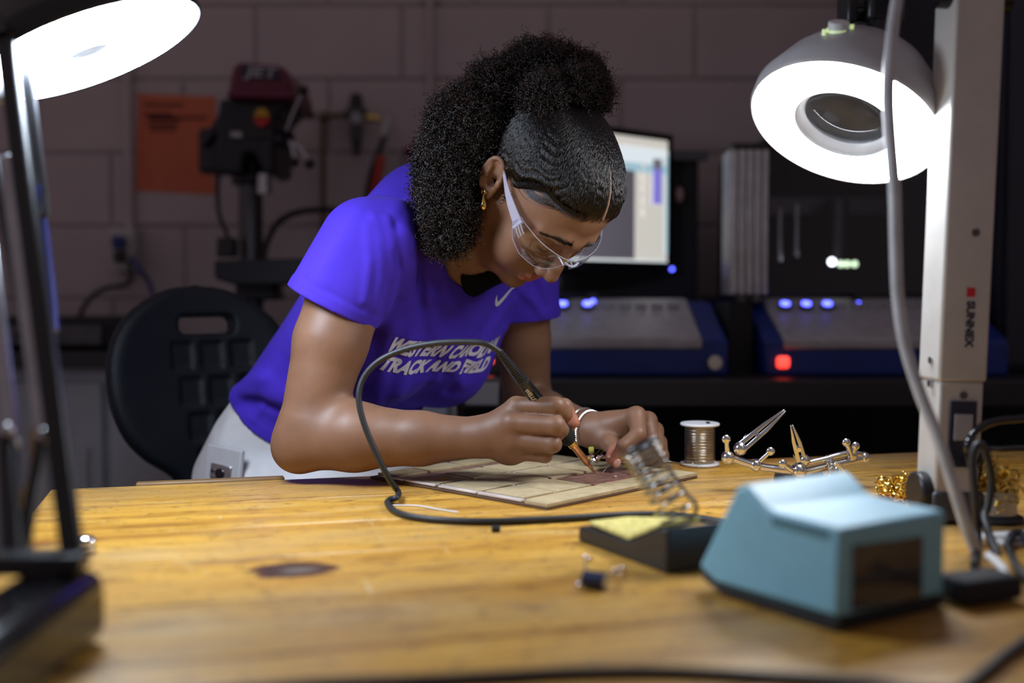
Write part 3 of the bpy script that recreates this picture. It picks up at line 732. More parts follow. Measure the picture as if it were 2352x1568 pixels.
# post: two-piece box arm
pb = P(2172, 1180, 1.215); pt = P(2228, -14, 1.215)
ax_z = nrm(pt - pb); yaw = 0.13
ax_x = nrm(np.array([math.cos(yaw), math.sin(yaw), 0]) - ax_z * (np.array([math.cos(yaw), math.sin(yaw), 0]) @ ax_z)); ax_y = np.cross(ax_z, ax_x)
Lp = np.linalg.norm(pt - pb)
def post(t): return pb + ax_z * Lp * t
def pbx(name, t0, t1, wx, wy, m, par=rl_, off=(0, 0), bevel=0.003):
    c = post((t0 + t1) / 2) + ax_x * off[0] + ax_y * off[1]
    return MB().box(c, (wx, wy, Lp * (t1 - t0)), [ax_x, ax_y, ax_z]).build(name, m, par, bevel=bevel)
arm = pbx('post_sleeve', 0.262, 1.0, 0.054, 0.046, M['lamp_arm'])
pbx('post_base', 0.02, 0.262, 0.050, 0.042, M['lamp_arm'])
pbx('post_foot', -0.008, 0.05, 0.056, 0.05, M['dark_steel'])
plate = pbx('rating_plate', 0.098, 0.225, 0.030, 0.003, M['navy'], arm, (0.002, -0.0222), 0.0008)
pbx('rating_label', 0.150, 0.200, 0.020, 0.001, M['cabinet'], plate, (0.002, -0.0244), 0.0002)
for t, dx in ((0.236, 0.002), (0.545, 0.006)):
    c = post(t) - ax_y * (0.021 if t < 0.26 else 0.023) + ax_x * dx; MB().cyl(c, c - ax_y * 0.002, 0.004, n=12).build('screw', M['dark_steel'], arm)
for t in (0.30, 0.255): 
    c = post(t) - ax_x * 0.027 - ax_y * 0.005; MB().cyl(c, c - ax_x * 0.002, 0.004, n=12).build('screw', M['steel'], arm)
MB().box(post(0.432) - ax_y * 0.0232 + ax_x * 0.004, (0.0095, 0.0006, 0.0095), [ax_x, ax_y, ax_z]).build('logo_square', M['red'], arm)
flat_text('lettering', 'SUNNEX', 0.0125, post(0.372) - ax_y * 0.0236 + ax_x * 0.004, -ax_z, ax_x, M['navy'], arm, bold=0.0006, xs=0.98, spacing=1.0)
MB().cyl(post(0.992) - ax_x * 0.04 - ax_y * 0.005, post(0.992) + ax_x * 0.04 - ax_y * 0.005, 0.014, n=18).build('hinge_bolt', M['black_gloss'], rl_)
pbx('hinge_block', 0.985, 1.10, 0.045, 0.040, M['black'])
MB().tube(spline([post(1.08), P(2120, -110, 1.26), P(2022, -40, 1.305), P(2018, 10, 1.305)], 10), 0.013, n=12).build('upper_arm', M['lamp_arm'], rl_)
ck = post(0.045) - ax_x * 0.038
MB().cyl(ck, ck + ax_x * 0.014, 0.021, n=22).build('clamp_knob', M['black'], rl_, bevel=0.003)
MB().tube(spline([post(1.09), P(2150, -150, 1.18), P(2085, -110, 1.14), P(2060, 0, 1.12), P(2046, 110, 1.11), P(2040, 220, 1.10), P(2046, 330, 1.09), P(2054, 430, 1.085), P(2057, 560, 1.08), P(2062, 680, 1.075), P(2078, 790, 1.07), P(2112, 900, 1.065), P(2152, 1000, 1.06), P(2188, 1110, 1.055), P(2216, 1200, 1.055), P(2240, 1262, 1.06)], 8), 0.0058, n=12).build('lamp_cord', M['cord_grey'], rl_)
MB().cyl(P(2236, 1255, 1.06), P(2248, 1290, 1.06), 0.0045, n=10).build('cord_ferrule', M['brass'], rl_)

cL = P(206, 121, 1.17); nL = sight_normal(206, 121, 0.285, (0.40, 0.915))
ll_ = thing('magnifier_lamp', 'black magnifier lamp with glowing disc on a spring arm at the left edge', 'lamp', T(60, 1500))
lamp_head(ll_, cL, nL, 0.119, LAMP_L, (0.72, 0.84, 1.0), M['black'], 0.085, 0.17)
def bar(name, a, b, wd, th, m, par=ll_):
    a = np.asarray(a); b = np.asarray(b); u, v, d = frame(b - a, (0, 1, 0))
    return MB().box((a + b) / 2, (wd, th, np.linalg.norm(b - a)), [u, v, d]).build(name, m, par, bevel=min(wd, th) * 0.3)
bar('arm_bar', P(12, 90, 1.05), P(168, 1284, 0.778), 0.016, 0.010, M['black'])
bar('arm_rod', P(34, -60, 1.12), P(102, 500, 1.02), 0.011, 0.006, M['dark_steel'])
bar('arm_rod', P(14, 360, 0.98), P(98, 985, 0.86), 0.012, 0.007, M['steel'])
bar('arm_rod', P(-22, 560, 0.95), P(28, 1030, 0.85), 0.012, 0.007, M['steel'])
bar('arm_rod', P(-30, 300, 1.0), P(70, 800, 0.95), 0.010, 0.006, M['dark_steel'])
for (u, v) in ((100, 1000), (14, 990)):
    MB().sphere(P(u, v, 0.85), 0.0062, 14).build('pivot_rivet', M['steel'], ll_)
bar('lower_link', P(100, 1000, 0.86), P(50, 1270, 0.79), 0.010, 0.008, M['black'])
bar('lower_link', P(14, 990, 0.86), P(30, 1290, 0.78), 0.014, 0.010, M['black'])
MB().tube(spline([P(88, 990, 0.88), P(80, 1100, 0.86), P(48, 1180, 0.84), P(62, 1250, 0.81), P(50, 1296, 0.785)], 8), 0.0055).build('yellow_wire', M['mint'], ll_)
MB().tube(spline([P(80, 430, 1.03), P(98, 560, 1.02), P(112, 680, 1.01), P(118, 760, 1.0)], 8), 0.0065).build('blue_tube', M['blue_cable'], ll_)  # thin blue tube beside the arm bar
MB().cyl(P(-12, 205, 1.12), P(42, 212, 1.12), 0.014, n=16).build('head_knob', M['machine_white'], ll_)
MB().tube(spline([P(12, 92, 1.05), P(2, 40, 1.08), P(40, 10, 1.13), cL - nL * 0.07], 8), 0.010, n=12).build('head_neck', M['black'], ll_)
MB().box(P(95, 1290, 0.775), (0.060, 0.03, 0.014), rot_axes(0.1)).build('arm_bracket', M['black'], ll_, bevel=0.003)
fb = MB().bounds(-0.346, -0.286, 0.585, 0.80, BT + 0.0005, BT + 0.053).build('lamp_base', M['black_gloss'], ll_, bevel=0.014, segs=4)
MB().cyl((P(150, 1290, 0.80)[0], 0.80 - 0.03, BT + 0.05), (P(150, 1290, 0.80)[0], 0.80 - 0.03, BT + 0.062), 0.012, n=16).build('base_collar', M['black'], ll_)
kk = thing('steel_knob', 'small shiny steel knob on the bench behind the black lamp base', 'knob', T(196, 1272))
kb = T(196, 1270)
MB().lathe([(0.004, 0.0005), (0.010, 0.002), (0.010, 0.006), (0.005, 0.008)], kb, n=18).build('knob_foot', M['chrome'], kk)
MB().sphere(kb + ez * 0.011, 0.009, 16, (1.2, 1.2, 0.7)).build('knob_head', M['chrome'], kk)

# =================================================================== SOLDERING STATION
def plane_pt(u, v, p0, n):
    d = ray(u, v); o = np.array([0, 0, CAMZ]); return o + d * (((p0 - o) @ n) / (d @ n))
s0 = T(1925, 1456); sa = nrm((T(1646, 1366) - s0) * [1, 1, 0]); sb_ = np.array([-sa[1], sa[0], 0])
if sb_[0] < 0: sb_ = -sb_
LS = 0.122
st = thing('soldering_station', 'light blue soldering station with black base in the right foreground', 'soldering station', s0 + sa * 0.06 + sb_ * 0.06)
def sidepoly(px, off=0.0): return [plane_pt(u, v, s0 + sb_ * off, sb_) + 0 for u, v in px]
body = MB().prism(sidepoly([(1930, 1214), (1776, 1176), (1752, 1162), (1716, 1118), (1700, 1112), (1690, 1122), (1604, 1300), (1642, 1338), (1925, 1421)]), sb_ * LS).build('station_body', M['station_blue'], st, bevel=0.0035, segs=3)
MB().prism(sidepoly([(1606, 1303), (1642, 1341), (1926, 1424), (1926, 1450), (1890, 1444), (1650, 1360), (1614, 1330)]), sb_ * (LS + 0.002)).build('station_base', M['black_matte'], st, bevel=0.002)
for px in ((1700, 1372), (1880, 1436)):
    c = plane_pt(px[0], px[1], s0, sb_); c[2] = BT + 0.006
    for off in (0.014, LS - 0.014): MB().cyl((c + sb_ * off) * [1, 1, 0] + ez * (BT + 0.0004), (c + sb_ * off) * [1, 1, 0] + ez * (BT + 0.012), 0.008, n=12).build('rubber_foot', M['rubber'], st)
M['vent'] = mat('vent_shadow_blue', (0.08, 0.22, 0.28), 0.5)  # darker body blue, paints the shade inside the vent slots
for k in range(10):
    u = 1772 + k * 13.5; v = 1181 + k * 3.5
    a = plane_pt(u, v + 1, s0, sb_); b = plane_pt(u + 5, v + 26, s0, sb_)
    MB().prism([a - sb_ * 0.0012, plane_pt(u + 7, v + 3, s0, sb_) - sb_ * 0.0012, plane_pt(u + 9, v + 27, s0, sb_) - sb_ * 0.0012, b - sb_ * 0.0012], sb_ * 0.0026).build('vent_slot_shade', M['vent'], body, bevel=0.0004)
fpan = [plane_pt(u, v, s0, sa) for u, v in ((1956, 1252), (2118, 1230), (2115, 1374), (1956, 1402))]
MB().prism([q - sa * 0.0012 for q in fpan], sa * 0.0014).build('dark_panel', mat('smoked_panel', (0.05, 0.045, 0.045), 0.10), body, bevel=0.0006)

# =================================================================== IRON HOLDER
h0 = T(1533, 1320); ha = nrm((T(1327, 1243) - h0) * [1, 1, 0]); hb = np.array([-ha[1], ha[0], 0])
if hb[0] < 0: hb = -hb
ih = thing('iron_holder', 'black soldering iron holder with wire coil and yellow sponge', 'iron holder', h0 + ha * 0.05 + hb * 0.035)
hp = [plane_pt(u, v, h0, hb) for u, v in ((1329, 1209), (1327, 1241), (1533, 1318), (1533, 1212), (1500, 1219), (1443, 1243))]
hp[1][2] = BT + 0.0006; hp[2][2] = BT + 0.0006
HW = 0.066
MB().prism(hp, hb * HW).build('holder_base', M['black'], ih, bevel=0.002)
tr = [hp[5] + ha * 0.004, hp[0] - ha * 0.006]
sp0 = hp[0] - ha * 0.008 + hb * 0.006; sp1 = hp[4] + ha * 0.004 + hb * 0.006
spv = MB()
zt = hp[0][2] + 0.002
g0 = plane_pt(1352, 1205, h0 + hb * 0.008, hb); g1 = plane_pt(1512, 1214, h0 + hb * 0.008, hb); g2 = plane_pt(1443, 1242, h0 + hb * 0.004, hb)
spv.prism([g0, g2, g1, g1 + hb * 0.048 + ez * 0.001, g0 + hb * 0.046], ez * 0.004).build('sponge', M['sponge'], ih, bevel=0.0015)
cb = P(1557, 1188, 1.035); ctp = P(1470, 1030, 1.055)
cax = nrm(ctp - cb); cu_, cv_, _ = frame(cax); CL = np.linalg.norm(ctp - cb)
tt = np.linspace(0, 1, 420); turns = 9.0 * (0.5 * tt + 0.5 * tt ** 2.2)
rad = 0.0165 + 0.0020 * np.clip((tt - 0.6) / 0.4, 0, 1) - 0.003 * np.clip((0.12 - tt) / 0.12, 0, 1)
hel = np.array([cb + cax * CL * t + r * (math.cos(2 * math.pi * a) * cu_ + math.sin(2 * math.pi * a) * cv_) for t, a, r in zip(tt, turns, rad)])
MB().tube(hel, 0.0016, n=7).build('wire_coil', M['wire'], ih, smooth=80)
rg_ = np.array([ctp + cax * 0.001 + 0.0188 * (math.cos(a) * cu_ + math.sin(a) * cv_) for a in np.linspace(0, 2 * math.pi, 40, endpoint=False)])
MB().tube(rg_, 0.0018, n=8, closed=True).build('coil_ring', M['dark_steel'], ih, smooth=80)
MB().tube(spline([P(1500, 1022, 1.035), P(1572, 1128, 1.018), P(1592, 1148, 1.018), P(1600, 1168, 1.025), P(1585, 1192, 1.03), P(1545, 1203, 1.03)], 8), 0.0021, n=8).build('support_rod', M['wire'], ih, smooth=80)
MB().cyl(P(1535, 1209, 1.03), P(1530, 1196, 1.032), 0.006, n=14).build('coil_socket', M['dark_steel'], ih)

# =================================================================== SOLDER SPOOL
so = T(1607, 1068)
ss = thing('solder_spool', 'white flanged spool of solder wire near the far bench edge', 'spool', so)
fr = 0.0275
for z in (0.0006, 0.0565):
    f = MB().lathe([(0.004, z), (fr - 0.001, z), (fr, z + 0.001), (fr, z + 0.0025), (fr - 0.001, z + 0.0035), (0.006, z + 0.0035)], so, n=40).build('spool_flange', M['white_plastic'], ss)
MB().cyl(so + ez * 0.004, so + ez * 0.0565, 0.012, n=24).build('spool_core', M['white_plastic'], ss)
hl = []
for a in np.linspace(0, 34 * 2 * math.pi, 34 * 22):
    z = 0.006 + 0.049 * a / (34 * 2 * math.pi); hl.append(so + np.array([0.0208 * math.cos(a), 0.0208 * math.sin(a), z + 0.0012 * math.sin(a * 0.31)]))
MB().tube(hl, 0.00085, n=5).build('solder_wire', M['solder'], ss, smooth=80)
MB().cyl(so + ez * 0.0045, so + ez * 0.056, 0.0205, n=36).build('wound_layer', M['solder'], ss)
MB().tube(spline([so + np.array([0.008, -0.012, 0.0603]), so + np.array([0.013, -0.006, 0.0605]), so + np.array([0.008, -0.002, 0.0604]), so + np.array([0.013, 0.005, 0.0605])], 6), 0.0009, n=6).build('pen_mark', M['black'], ss)
MB().tube(spline([so + np.array([0.0, -0.0215, 0.009]), T(1590, 1064, BT + 0.008), T(1555, 1062, BT + 0.007), T(1520, 1058, BT + 0.010), P(1470, 1060, 1.52), P(1425, 1062, 1.50), P(1402, 1066, 1.497), P(1376, 1096, 1.494)], 8), 0.0006, n=6).build('loose_end', M['solder'], ss, smooth=80)

# =================================================================== HELPING HANDS
hh = thing('helping_hands', 'chrome helping hands stand with alligator clips behind the soldering station', 'tool stand', T(1835, 1112))
HD = 1.40
hb0 = T(1835, 1110)
MB().lathe([(0.030, 0.0005), (0.032, 0.004), (0.030, 0.014), (0.010, 0.019), (0.006, 0.020)], hb0, n=28).build('weighted_base', M['dark_steel'], hh)
def rod(name, pts, r, m=M['chrome'], par=hh, D=HD, n=12):
    return MB().tube(spline([P(*(list(p) + [D] if len(p) == 2 else p)) for p in pts], 6), r, n=n).build(name, m, par)
def joint(u, v, D, r=0.0068, par=hh):
    c = P(u, v, D)
    j = MB().sphere(c, r, 14).build('ball_joint', M['chrome'], par)
    return j
def wing(u0, v0, u1, v1, D):
    s = MB().cyl(P(u0, v0, D), P(u1, v1, D - 0.004), 0.0035, 0.0028, n=10).build('thumb_screw', M['chrome'], hh)
    MB().sphere(P(u1, v1, D - 0.004), 0.0055, 12, (1, 0.55, 1)).build('screw_head', M['chrome'], s)
rod('upright', [(1835, 1106), (1836, 1078)], 0.0045)
rod('cross_bar', [(1672, 1048, 1.385), (1740, 1070, 1.39), (1838, 1084, 1.395)], 0.0048)
rod('cross_bar', [(1835, 1086, 1.395), (1905, 1070, 1.40), (1992, 1050, 1.41)], 0.0050)
rod('upper_rod', [(1850, 1064, 1.39), (1905, 1051, 1.395)], 0.0036)
rod('upper_rod', [(1900, 1052, 1.40), (1955, 1040, 1.405), (1990, 1048, 1.41)], 0.0042)
for (u, v, D, r) in ((1672, 1050, 1.385, 0.0085), (1700, 1030, 1.385, 0.0085), (1735, 1068, 1.39, 0.0082), (1835, 1080, 1.39, 0.010), (1848, 1056, 1.39, 0.0075), (1955, 1045, 1.405, 0.008), (1985, 1050, 1.41, 0.0075), (1905, 1062, 1.40, 0.007), (1925, 1078, 1.39, 0.0062)):
    joint(u, v, D, r)
wing(1672, 1050, 1668, 1008, 1.385); wing(1735, 1068, 1770, 1036, 1.39); wing(1955, 1045, 1944, 1016, 1.40); wing(1958, 1045, 1965, 1024, 1.402); wing(1820, 1080, 1798, 1065, 1.385); wing(1905, 1065, 1912, 1095, 1.39)
def clip(base, tip, D, wdt, par=hh):
    a = P(*base, D); b = P(*tip, D - 0.004); d = nrm(b - a); L_ = np.linalg.norm(b - a)
    sn = nrm(np.cross(d, nrm(ray(*base)))); bn_ = np.cross(sn, d)
    c = MB().prism([a - bn_ * 0.004 + sn * 0.0016, a - bn_ * 0.004 + sn * (0.0016 + wdt), a + d * L_ * 0.55 - bn_ * 0.003 + sn * (0.001 + wdt * 0.8), b - bn_ * 0.002 + sn * 0.002, b - bn_ * 0.002 + sn * 0.0003], bn_ * 0.007).build('alligator_clip', M['chrome'], par, bevel=0.0009)
    MB().prism([a - bn_ * 0.003 - sn * 0.0012, a - bn_ * 0.003 - sn * wdt, a + d * L_ * 0.5 - bn_ * 0.003 - sn * (0.001 + wdt * 0.8), b - bn_ * 0.002 - sn * 0.002, b - bn_ * 0.002 - sn * 0.0003], bn_ * 0.006).build('lower_jaw', M['steel'], c, bevel=0.0008)
    q = a + d * L_ * 0.34
    MB().cyl(q - bn_ * 0.006, q + bn_ * 0.006, 0.0028, n=10).build('clip_pivot', M['chrome'], c)
    g = a + d * L_ * 0.12
    MB().box(g + sn * (wdt + 0.001), (0.010, 0.006, 0.0012), [nrm(d + sn * 0.35), bn_, nrm(sn - d * 0.35)]).build('thumb_plate', M['chrome'], c, bevel=0.0005)
clip((1706, 1026), (1803, 942), 1.385, 0.0062)
clip((1843, 1058), (1818, 976), 1.388, 0.0058)
clip((1912, 1068), (1962, 1112), 1.385, 0.0056)

# =================================================================== BRASS WOOL CLEANERS
def wool(c, rx, rz, n, seed, r=0.0010):
    rs = np.random.RandomState(seed); m = MB()
    for i in range(n):
        d = rs.normal(size=3); d /= np.linalg.norm(d); d[2] = abs(d[2])
        o = c + d * np.array([rx, rx, rz]) * rs.uniform(0.35, 0.95)
        t = rs.normal(size=3); t /= np.linalg.norm(t); u, v, _ = frame(t)
        cr = rs.uniform(0.003, 0.006); a = np.linspace(0, 2 * math.pi * rs.uniform(1.0, 2.2), 16)
        pts = o + np.outer(np.cos(a), u) * cr + np.outer(np.sin(a), v) * cr + np.outer(a, t) * 0.0012
        m.tube(pts, r, n=4)
    return m
M['brass_wool'] = mat('brass_wool', (0.85, 0.62, 0.16), 0.18, 1.0)
bo = T(2284, 1196)
bc = thing('brass_tip_cleaner', 'round tin of curly brass wool right of the lamp post', 'tip cleaner', bo)
MB().lathe([(0.028, 0.0006), (0.030, 0.003), (0.029, 0.006), (0.024, 0.007), (0.0238, 0.009)], bo, n=36).build('cleaner_base', M['rubber'], bc)
MB().lathe([(0.0225, 0.007), (0.0225, 0.030), (0.0235, 0.031), (0.0235, 0.034), (0.0215, 0.034), (0.0205, 0.031), (0.0205, 0.012), (0.002, 0.012)], bo, n=36).build('tin', M['steel'], bc)
wl = wool(bo + ez * 0.026, 0.022, 0.036, 150, 3).build('brass_wool', M['brass_wool'], bc, smooth=80); wl['kind'] = 'stuff'
bo2 = T(2066, 1146)
b2 = thing('brass_wool_tuft', 'loose tuft of brass wool left of the lamp post base', 'brass wool', bo2)
wl = wool(bo2 + ez * 0.004, 0.026, 0.024, 150, 5).build('curls', M['brass_wool'], b2, smooth=80); wl['kind'] = 'stuff'

# =================================================================== CORDS, SMALL PARTS
def cord(name, label, pts, r, m, cat='cord', n=10):
    o = MB().tube(spline(pts, 9), r, n=n).build(name, m, smooth=80); return tag(o, label, cat)
cord('foreground_cord', 'black cord running along the bottom edge of the picture on the bench', [T(-200, 1700, BT + .004), T(200, 1620, BT + .004), T(520, 1588, BT + .004), T(720, 1570, BT + .004), T(960, 1562, BT + .004), T(1150, 1552, BT + .004), T(1330, 1543, BT + .004), T(1520, 1541, BT + .004), T(1750, 1552, BT + .004), T(1960, 1566, BT + .004), T(2150, 1590, BT + .004), T(2500, 1640, BT + .004)], 0.0036, M['rubber'])
cord('mains_cord', 'black cord crossing the lower right corner of the bench', [T(2700, 1330, BT + .004), T(2420, 1440, BT + .004), T(2330, 1490, BT + .004), T(2260, 1545, BT + .004), T(2190, 1600, BT + .004), T(2000, 1760, BT + .004)], 0.0040, M['rubber'])
cord('looped_cord', 'tall upright loop of black cord beside the lamp post', [T(2238, 1300, BT + .004), P(2246, 1240, 1.10), P(2240, 1150, 1.10), P(2234, 1060, 1.10), P(2244, 1022, 1.10), P(2262, 1032, 1.11), P(2278, 1100, 1.12), P(2270, 1160, 1.12), P(2262, 1195, 1.11), P(2290, 1270, 1.06), P(2330, 1340, 1.02), T(2400, 1405, BT + .004), T(2600, 1440, BT + .004)], 0.0040, M['rubber'])
cord('glossy_cord', 'glossy black cord arching in from the right edge above the brass tin', [T(2234, 1110, BT + .03), P(2222, 1040, 1.16), P(2232, 1000, 1.16), P(2270, 972, 1.17), P(2330, 962, 1.18), P(2420, 966, 1.19), np.array([0.66, 1.22, 0.97]), np.array([0.74, 1.24, 0.91]), np.array([0.86, 1.25, 0.9042]), np.array([1.05, 1.2, 0.9042])], 0.0040, M['black_gloss'])
cord('glossy_cord', 'glossy black cord lying level behind the looped cord', [T(2250, 1150, BT + .005), P(2246, 1090, 1.21), P(2262, 1036, 1.20), P(2300, 1032, 1.22), P(2360, 1030, 1.24), P(2440, 1036, 1.26), np.array([0.70, 1.30, 0.94]), np.array([0.80, 1.33, 0.9045]), np.array([1.0, 1.34, 0.9042])], 0.0040, M['black_gloss'])
cord('coiled_cord', 'black cord coiled at the right edge in front of the brass tin', [T(2640, 1300, BT + .005), T(2420, 1290, BT + .005), P(2345, 1225, 1.10), P(2318, 1240, 1.08), P(2322, 1275, 1.06), T(2352, 1320, BT + .005), T(2420, 1345, BT + .005), T(2600, 1370, BT + .005)], 0.0042, M['rubber'])
cord('white_lead', 'short white lead curling out of the black cord pile', [T(2270, 1275, BT + .01), T(2300, 1300, BT + .012), T(2312, 1330, BT + .008), T(2300, 1350, BT + .004)], 0.0034, M['white_plastic'])
pk = thing('power_adapter', 'black plug pack half hidden behind the soldering station', 'adapter', T(2250, 1345))
MB().box(T(2250, 1345, BT + 0.012), (0.060, 0.036, 0.020), rot_axes(0.4)).build('adapter_case', M['black_matte'], pk, bevel=0.005)
for d in (-0.008, 0.008): MB().box(T(2190, 1350, BT + 0.010 + d * 0.3), (0.014, 0.005, 0.002), rot_axes(0.4)).build('prong', M['chrome'], pk)
wt = MB().box(T(2340, 1235, BT + 0.003), (0.07, 0.04, 0.004), rot_axes(0.3, 0.05)).build('paper_scrap', M['white_plastic'], bevel=0.001)
tag(wt, 'folded white scrap under the coiled cord at the right edge', 'paper')
sl = MB().tube(spline([T(903, 1160, BT + .0012), T(960, 1161, BT + .0012), T(1000, 1168, BT + .0012), T(1052, 1176, BT + .0012)], 6), 0.0009, n=6).build('wire_offcut', M['white_plastic'])
tag(sl, 'thin white wire offcut lying beside the iron cable on the bench', 'wire')
bk = thing('rubber_cap', 'tiny black rubber cap on the bench below the iron cable', 'cap', T(1138, 1222))
kc2 = T(1138, 1222)
MB().cyl(kc2 + [-0.004, 0, 0.0036], kc2 + [0.0045, 0.001, 0.0036], 0.0034, n=14).build('cap_body', M['rubber'], bk, bevel=0.0006)
MB().cyl(kc2 + [0.0045, 0.001, 0.0036], kc2 + [0.0052, 0.001, 0.0036], 0.0022, n=14).build('cap_rim', M['steel'], bk)
cp = thing('capacitor', 'small dark blue capacitor with bent leads in front of the sponge holder', 'capacitor', T(1368, 1335))
k0 = T(1342, 1328, BT + 0.0075); k1 = T(1392, 1336, BT + 0.0075)
MB().cyl(k0, k1, 0.0072, n=18).build('capacitor_body', mat('capacitor_sleeve', (0.012, 0.018, 0.06), 0.25), cp, bevel=0.001)
MB().cyl(k1, k1 + nrm(k1 - k0) * 0.0008, 0.006, n=18).build('capacitor_end', M['steel'], cp)
for pts in ([k1, T(1402, 1322, BT + .008), T(1418, 1310, BT + .006), T(1432, 1306, BT + .002)], [k1, T(1406, 1318, BT + .004), T(1425, 1320, BT + .002)], [k0, T(1332, 1338, BT + .002), T(1326, 1344, BT + .001)], [k0, T(1345, 1290, BT + .010), T(1352, 1282, BT + .012), T(1362, 1288, BT + .008)]):
    MB().tube(spline(pts, 6), 0.0009, n=6).build('lead', M['chrome'], cp, smooth=80)
for (u, v) in ((1331, 1343), (1357, 1343), (1412, 1310), (1430, 1304), (1344, 1279), (1353, 1283)):  # chrome balls stand in for the blurred glints on the leads
    MB().sphere(T(u, v, BT + 0.0022), 0.0021, 10).build('glint_bead', M['chrome'], cp)
# =================================================================== DISTANCE-FIELD MODELLING (for bodies, cloth, moulded shapes)
F32 = np.float32
def smin(a, b, k):
    if k <= 0: return np.minimum(a, b)
    h = np.clip(0.5 + 0.5 * (b - a) / k, 0, 1); return b + (a - b) * h - k * h * (1 - h)
def smax(a, b, k): return -smin(-a, -b, k)
def d_cone(p, a, b, ra, rb):
    a = np.asarray(a, F32); ab = np.asarray(b, F32) - a; L2 = float(ab @ ab) + 1e-12
    q = p - a; t = np.clip((q @ ab) / L2, 0, 1)
    dx = q[:, 0] - t * ab[0]; dy = q[:, 1] - t * ab[1]; dz = q[:, 2] - t * ab[2]
    return np.sqrt(dx * dx + dy * dy + dz * dz) - (ra + (rb - ra) * t)
def d_chain(p, pts, rad, k=0.0):
    d = None
    for i in range(len(pts) - 1):
        e = d_cone(p, pts[i], pts[i + 1], rad[i], rad[i + 1]); d = e if d is None else smin(d, e, k)
    return d
def d_ell(p, c, r, A=None):
    q = p - np.asarray(c, F32)
    if A is not None: q = q @ np.asarray(A, F32).T            # rows of A: local axes
    r = np.asarray(r, F32); k0 = np.sqrt(((q / r) ** 2).sum(1)); k1 = np.sqrt(((q / (r * r)) ** 2).sum(1)) + 1e-9
    return k0 * (k0 - 1) / k1
def d_sph(p, c, r):
    q = p - np.asarray(c, F32); return np.sqrt((q * q).sum(1)) - r
def d_box(p, c, h, A=None, r=0.0):
    q = p - np.asarray(c, F32)
    if A is not None: q = q @ np.asarray(A, F32).T
    q = np.abs(q) - (np.asarray(h, F32) - r)
    return np.sqrt((np.maximum(q, 0) ** 2).sum(1)) + np.minimum(q.max(1), 0) - r
def near(p, lo, hi, fn, pad=0.05, far=0.06):
    """evaluate fn only for points inside a padded box, a safe distance elsewhere"""
    lo = np.asarray(lo, F32) - pad; hi = np.asarray(hi, F32) + pad
    m = ((p >= lo) & (p <= hi)).all(1)
    out = np.full(len(p), far, F32)
    if m.any(): out[m] = fn(p[m])
    return out
def mesh_field(fn, lo, hi, h, c=8, slack=1.5):
    lo = np.asarray(lo, float); hi = np.asarray(hi, float); H = h * c
    nb = np.ceil((hi - lo) / H).astype(int)
    g = np.stack(np.meshgrid(*[np.arange(n) for n in nb], indexing='ij'), -1).reshape(-1, 3)
    keep = []
    for s in range(0, len(g), 200000):
        gg = g[s:s + 200000]; d = fn((lo + (gg + 0.5) * H).astype(F32)); keep.append(gg[np.abs(d) < H * 0.87 * slack])
    g = np.concatenate(keep)
    nx, ny, nz = [int(n) * c + 2 for n in nb]
    off = np.stack(np.meshgrid(*[np.arange(c + 1)] * 3, indexing='ij'), -1).reshape(-1, 3)
    cid_all, vtx_all, quads = [], [], []
    key = lambda i: (i[..., 0].astype(np.int64) * ny + i[..., 1]) * nz + i[..., 2]
    for s in range(0, len(g), 1500):
        gb = g[s:s + 1500]; base = gb[:, None, :] * c + off[None]
        pts = (lo + base * h).astype(F32).reshape(-1, 3)
        D = fn(pts).reshape(len(gb), c + 1, c + 1, c + 1)
        bidx = gb[:, None] * c
        S = D < 0
        # cells
        cnt = np.zeros((len(gb), c, c, c), np.int8)
        for i in (0, 1):
            for j in (0, 1):
                for k in (0, 1): cnt += S[:, i:i + c, j:j + c, k:k + c]
        act = np.argwhere((cnt > 0) & (cnt < 8))
        if len(act):
            b, i, j, k = act.T
            acc = np.zeros((len(act), 3)); num = np.zeros(len(act))
            for ax in range(3):
                for o1 in (0, 1):
                    for o2 in (0, 1):
                        o = [0, 0, 0]; oth = [q for q in range(3) if q != ax]; o[oth[0]] = o1; o[oth[1]] = o2
                        o_ = list(o); o_[ax] = 1
                        va = D[b, i + o[0], j + o[1], k + o[2]]; vb = D[b, i + o_[0], j + o_[1], k + o_[2]]
                        m = (va < 0) != (vb < 0)
                        t = np.where(m, va / np.where(m, va - vb, 1), 0)
                        e = np.zeros((len(act), 3)) + np.array(o); e[:, ax] = t
                        acc += e * m[:, None]; num += m
            gi = gb[b] * c + np.stack([i, j, k], 1)
            cid_all.append(key(gi)); vtx_all.append(lo + (gi + acc / num[:, None]) * h)
        # edges -> quads
        for ax in range(3):
            sl0 = [slice(None)] + [slice(0, c)] * 3; sl1 = list(sl0); sl1[ax + 1] = slice(1, c + 1)
            A_, B_ = S[tuple(sl0)], S[tuple(sl1)]
            ed = np.argwhere(A_ != B_)
            if not len(ed): continue
            b = ed[:, 0]; gi = gb[b] * c + ed[:, 1:]
            o1, o2 = (ax + 1) % 3, (ax + 2) % 3
            e_1 = np.zeros(3, int); e_1[o1] = 1; e_2 = np.zeros(3, int); e_2[o2] = 1
            q = np.stack([key(gi - e_1 - e_2), key(gi - e_2), key(gi), key(gi - e_1)], 1)
            flip = ~A_[tuple(ed.T)]
            q[flip] = q[flip][:, ::-1]
            quads.append(q)
    cid = np.concatenate(cid_all); vt = np.concatenate(vtx_all); q = np.concatenate(quads)
    srt = np.argsort(cid); cs = cid[srt]
    pos = np.searchsorted(cs, q); pos = np.clip(pos, 0, len(cs) - 1)
    ok = (cs[pos] == q).all(1)
    return vt[srt], pos[ok]
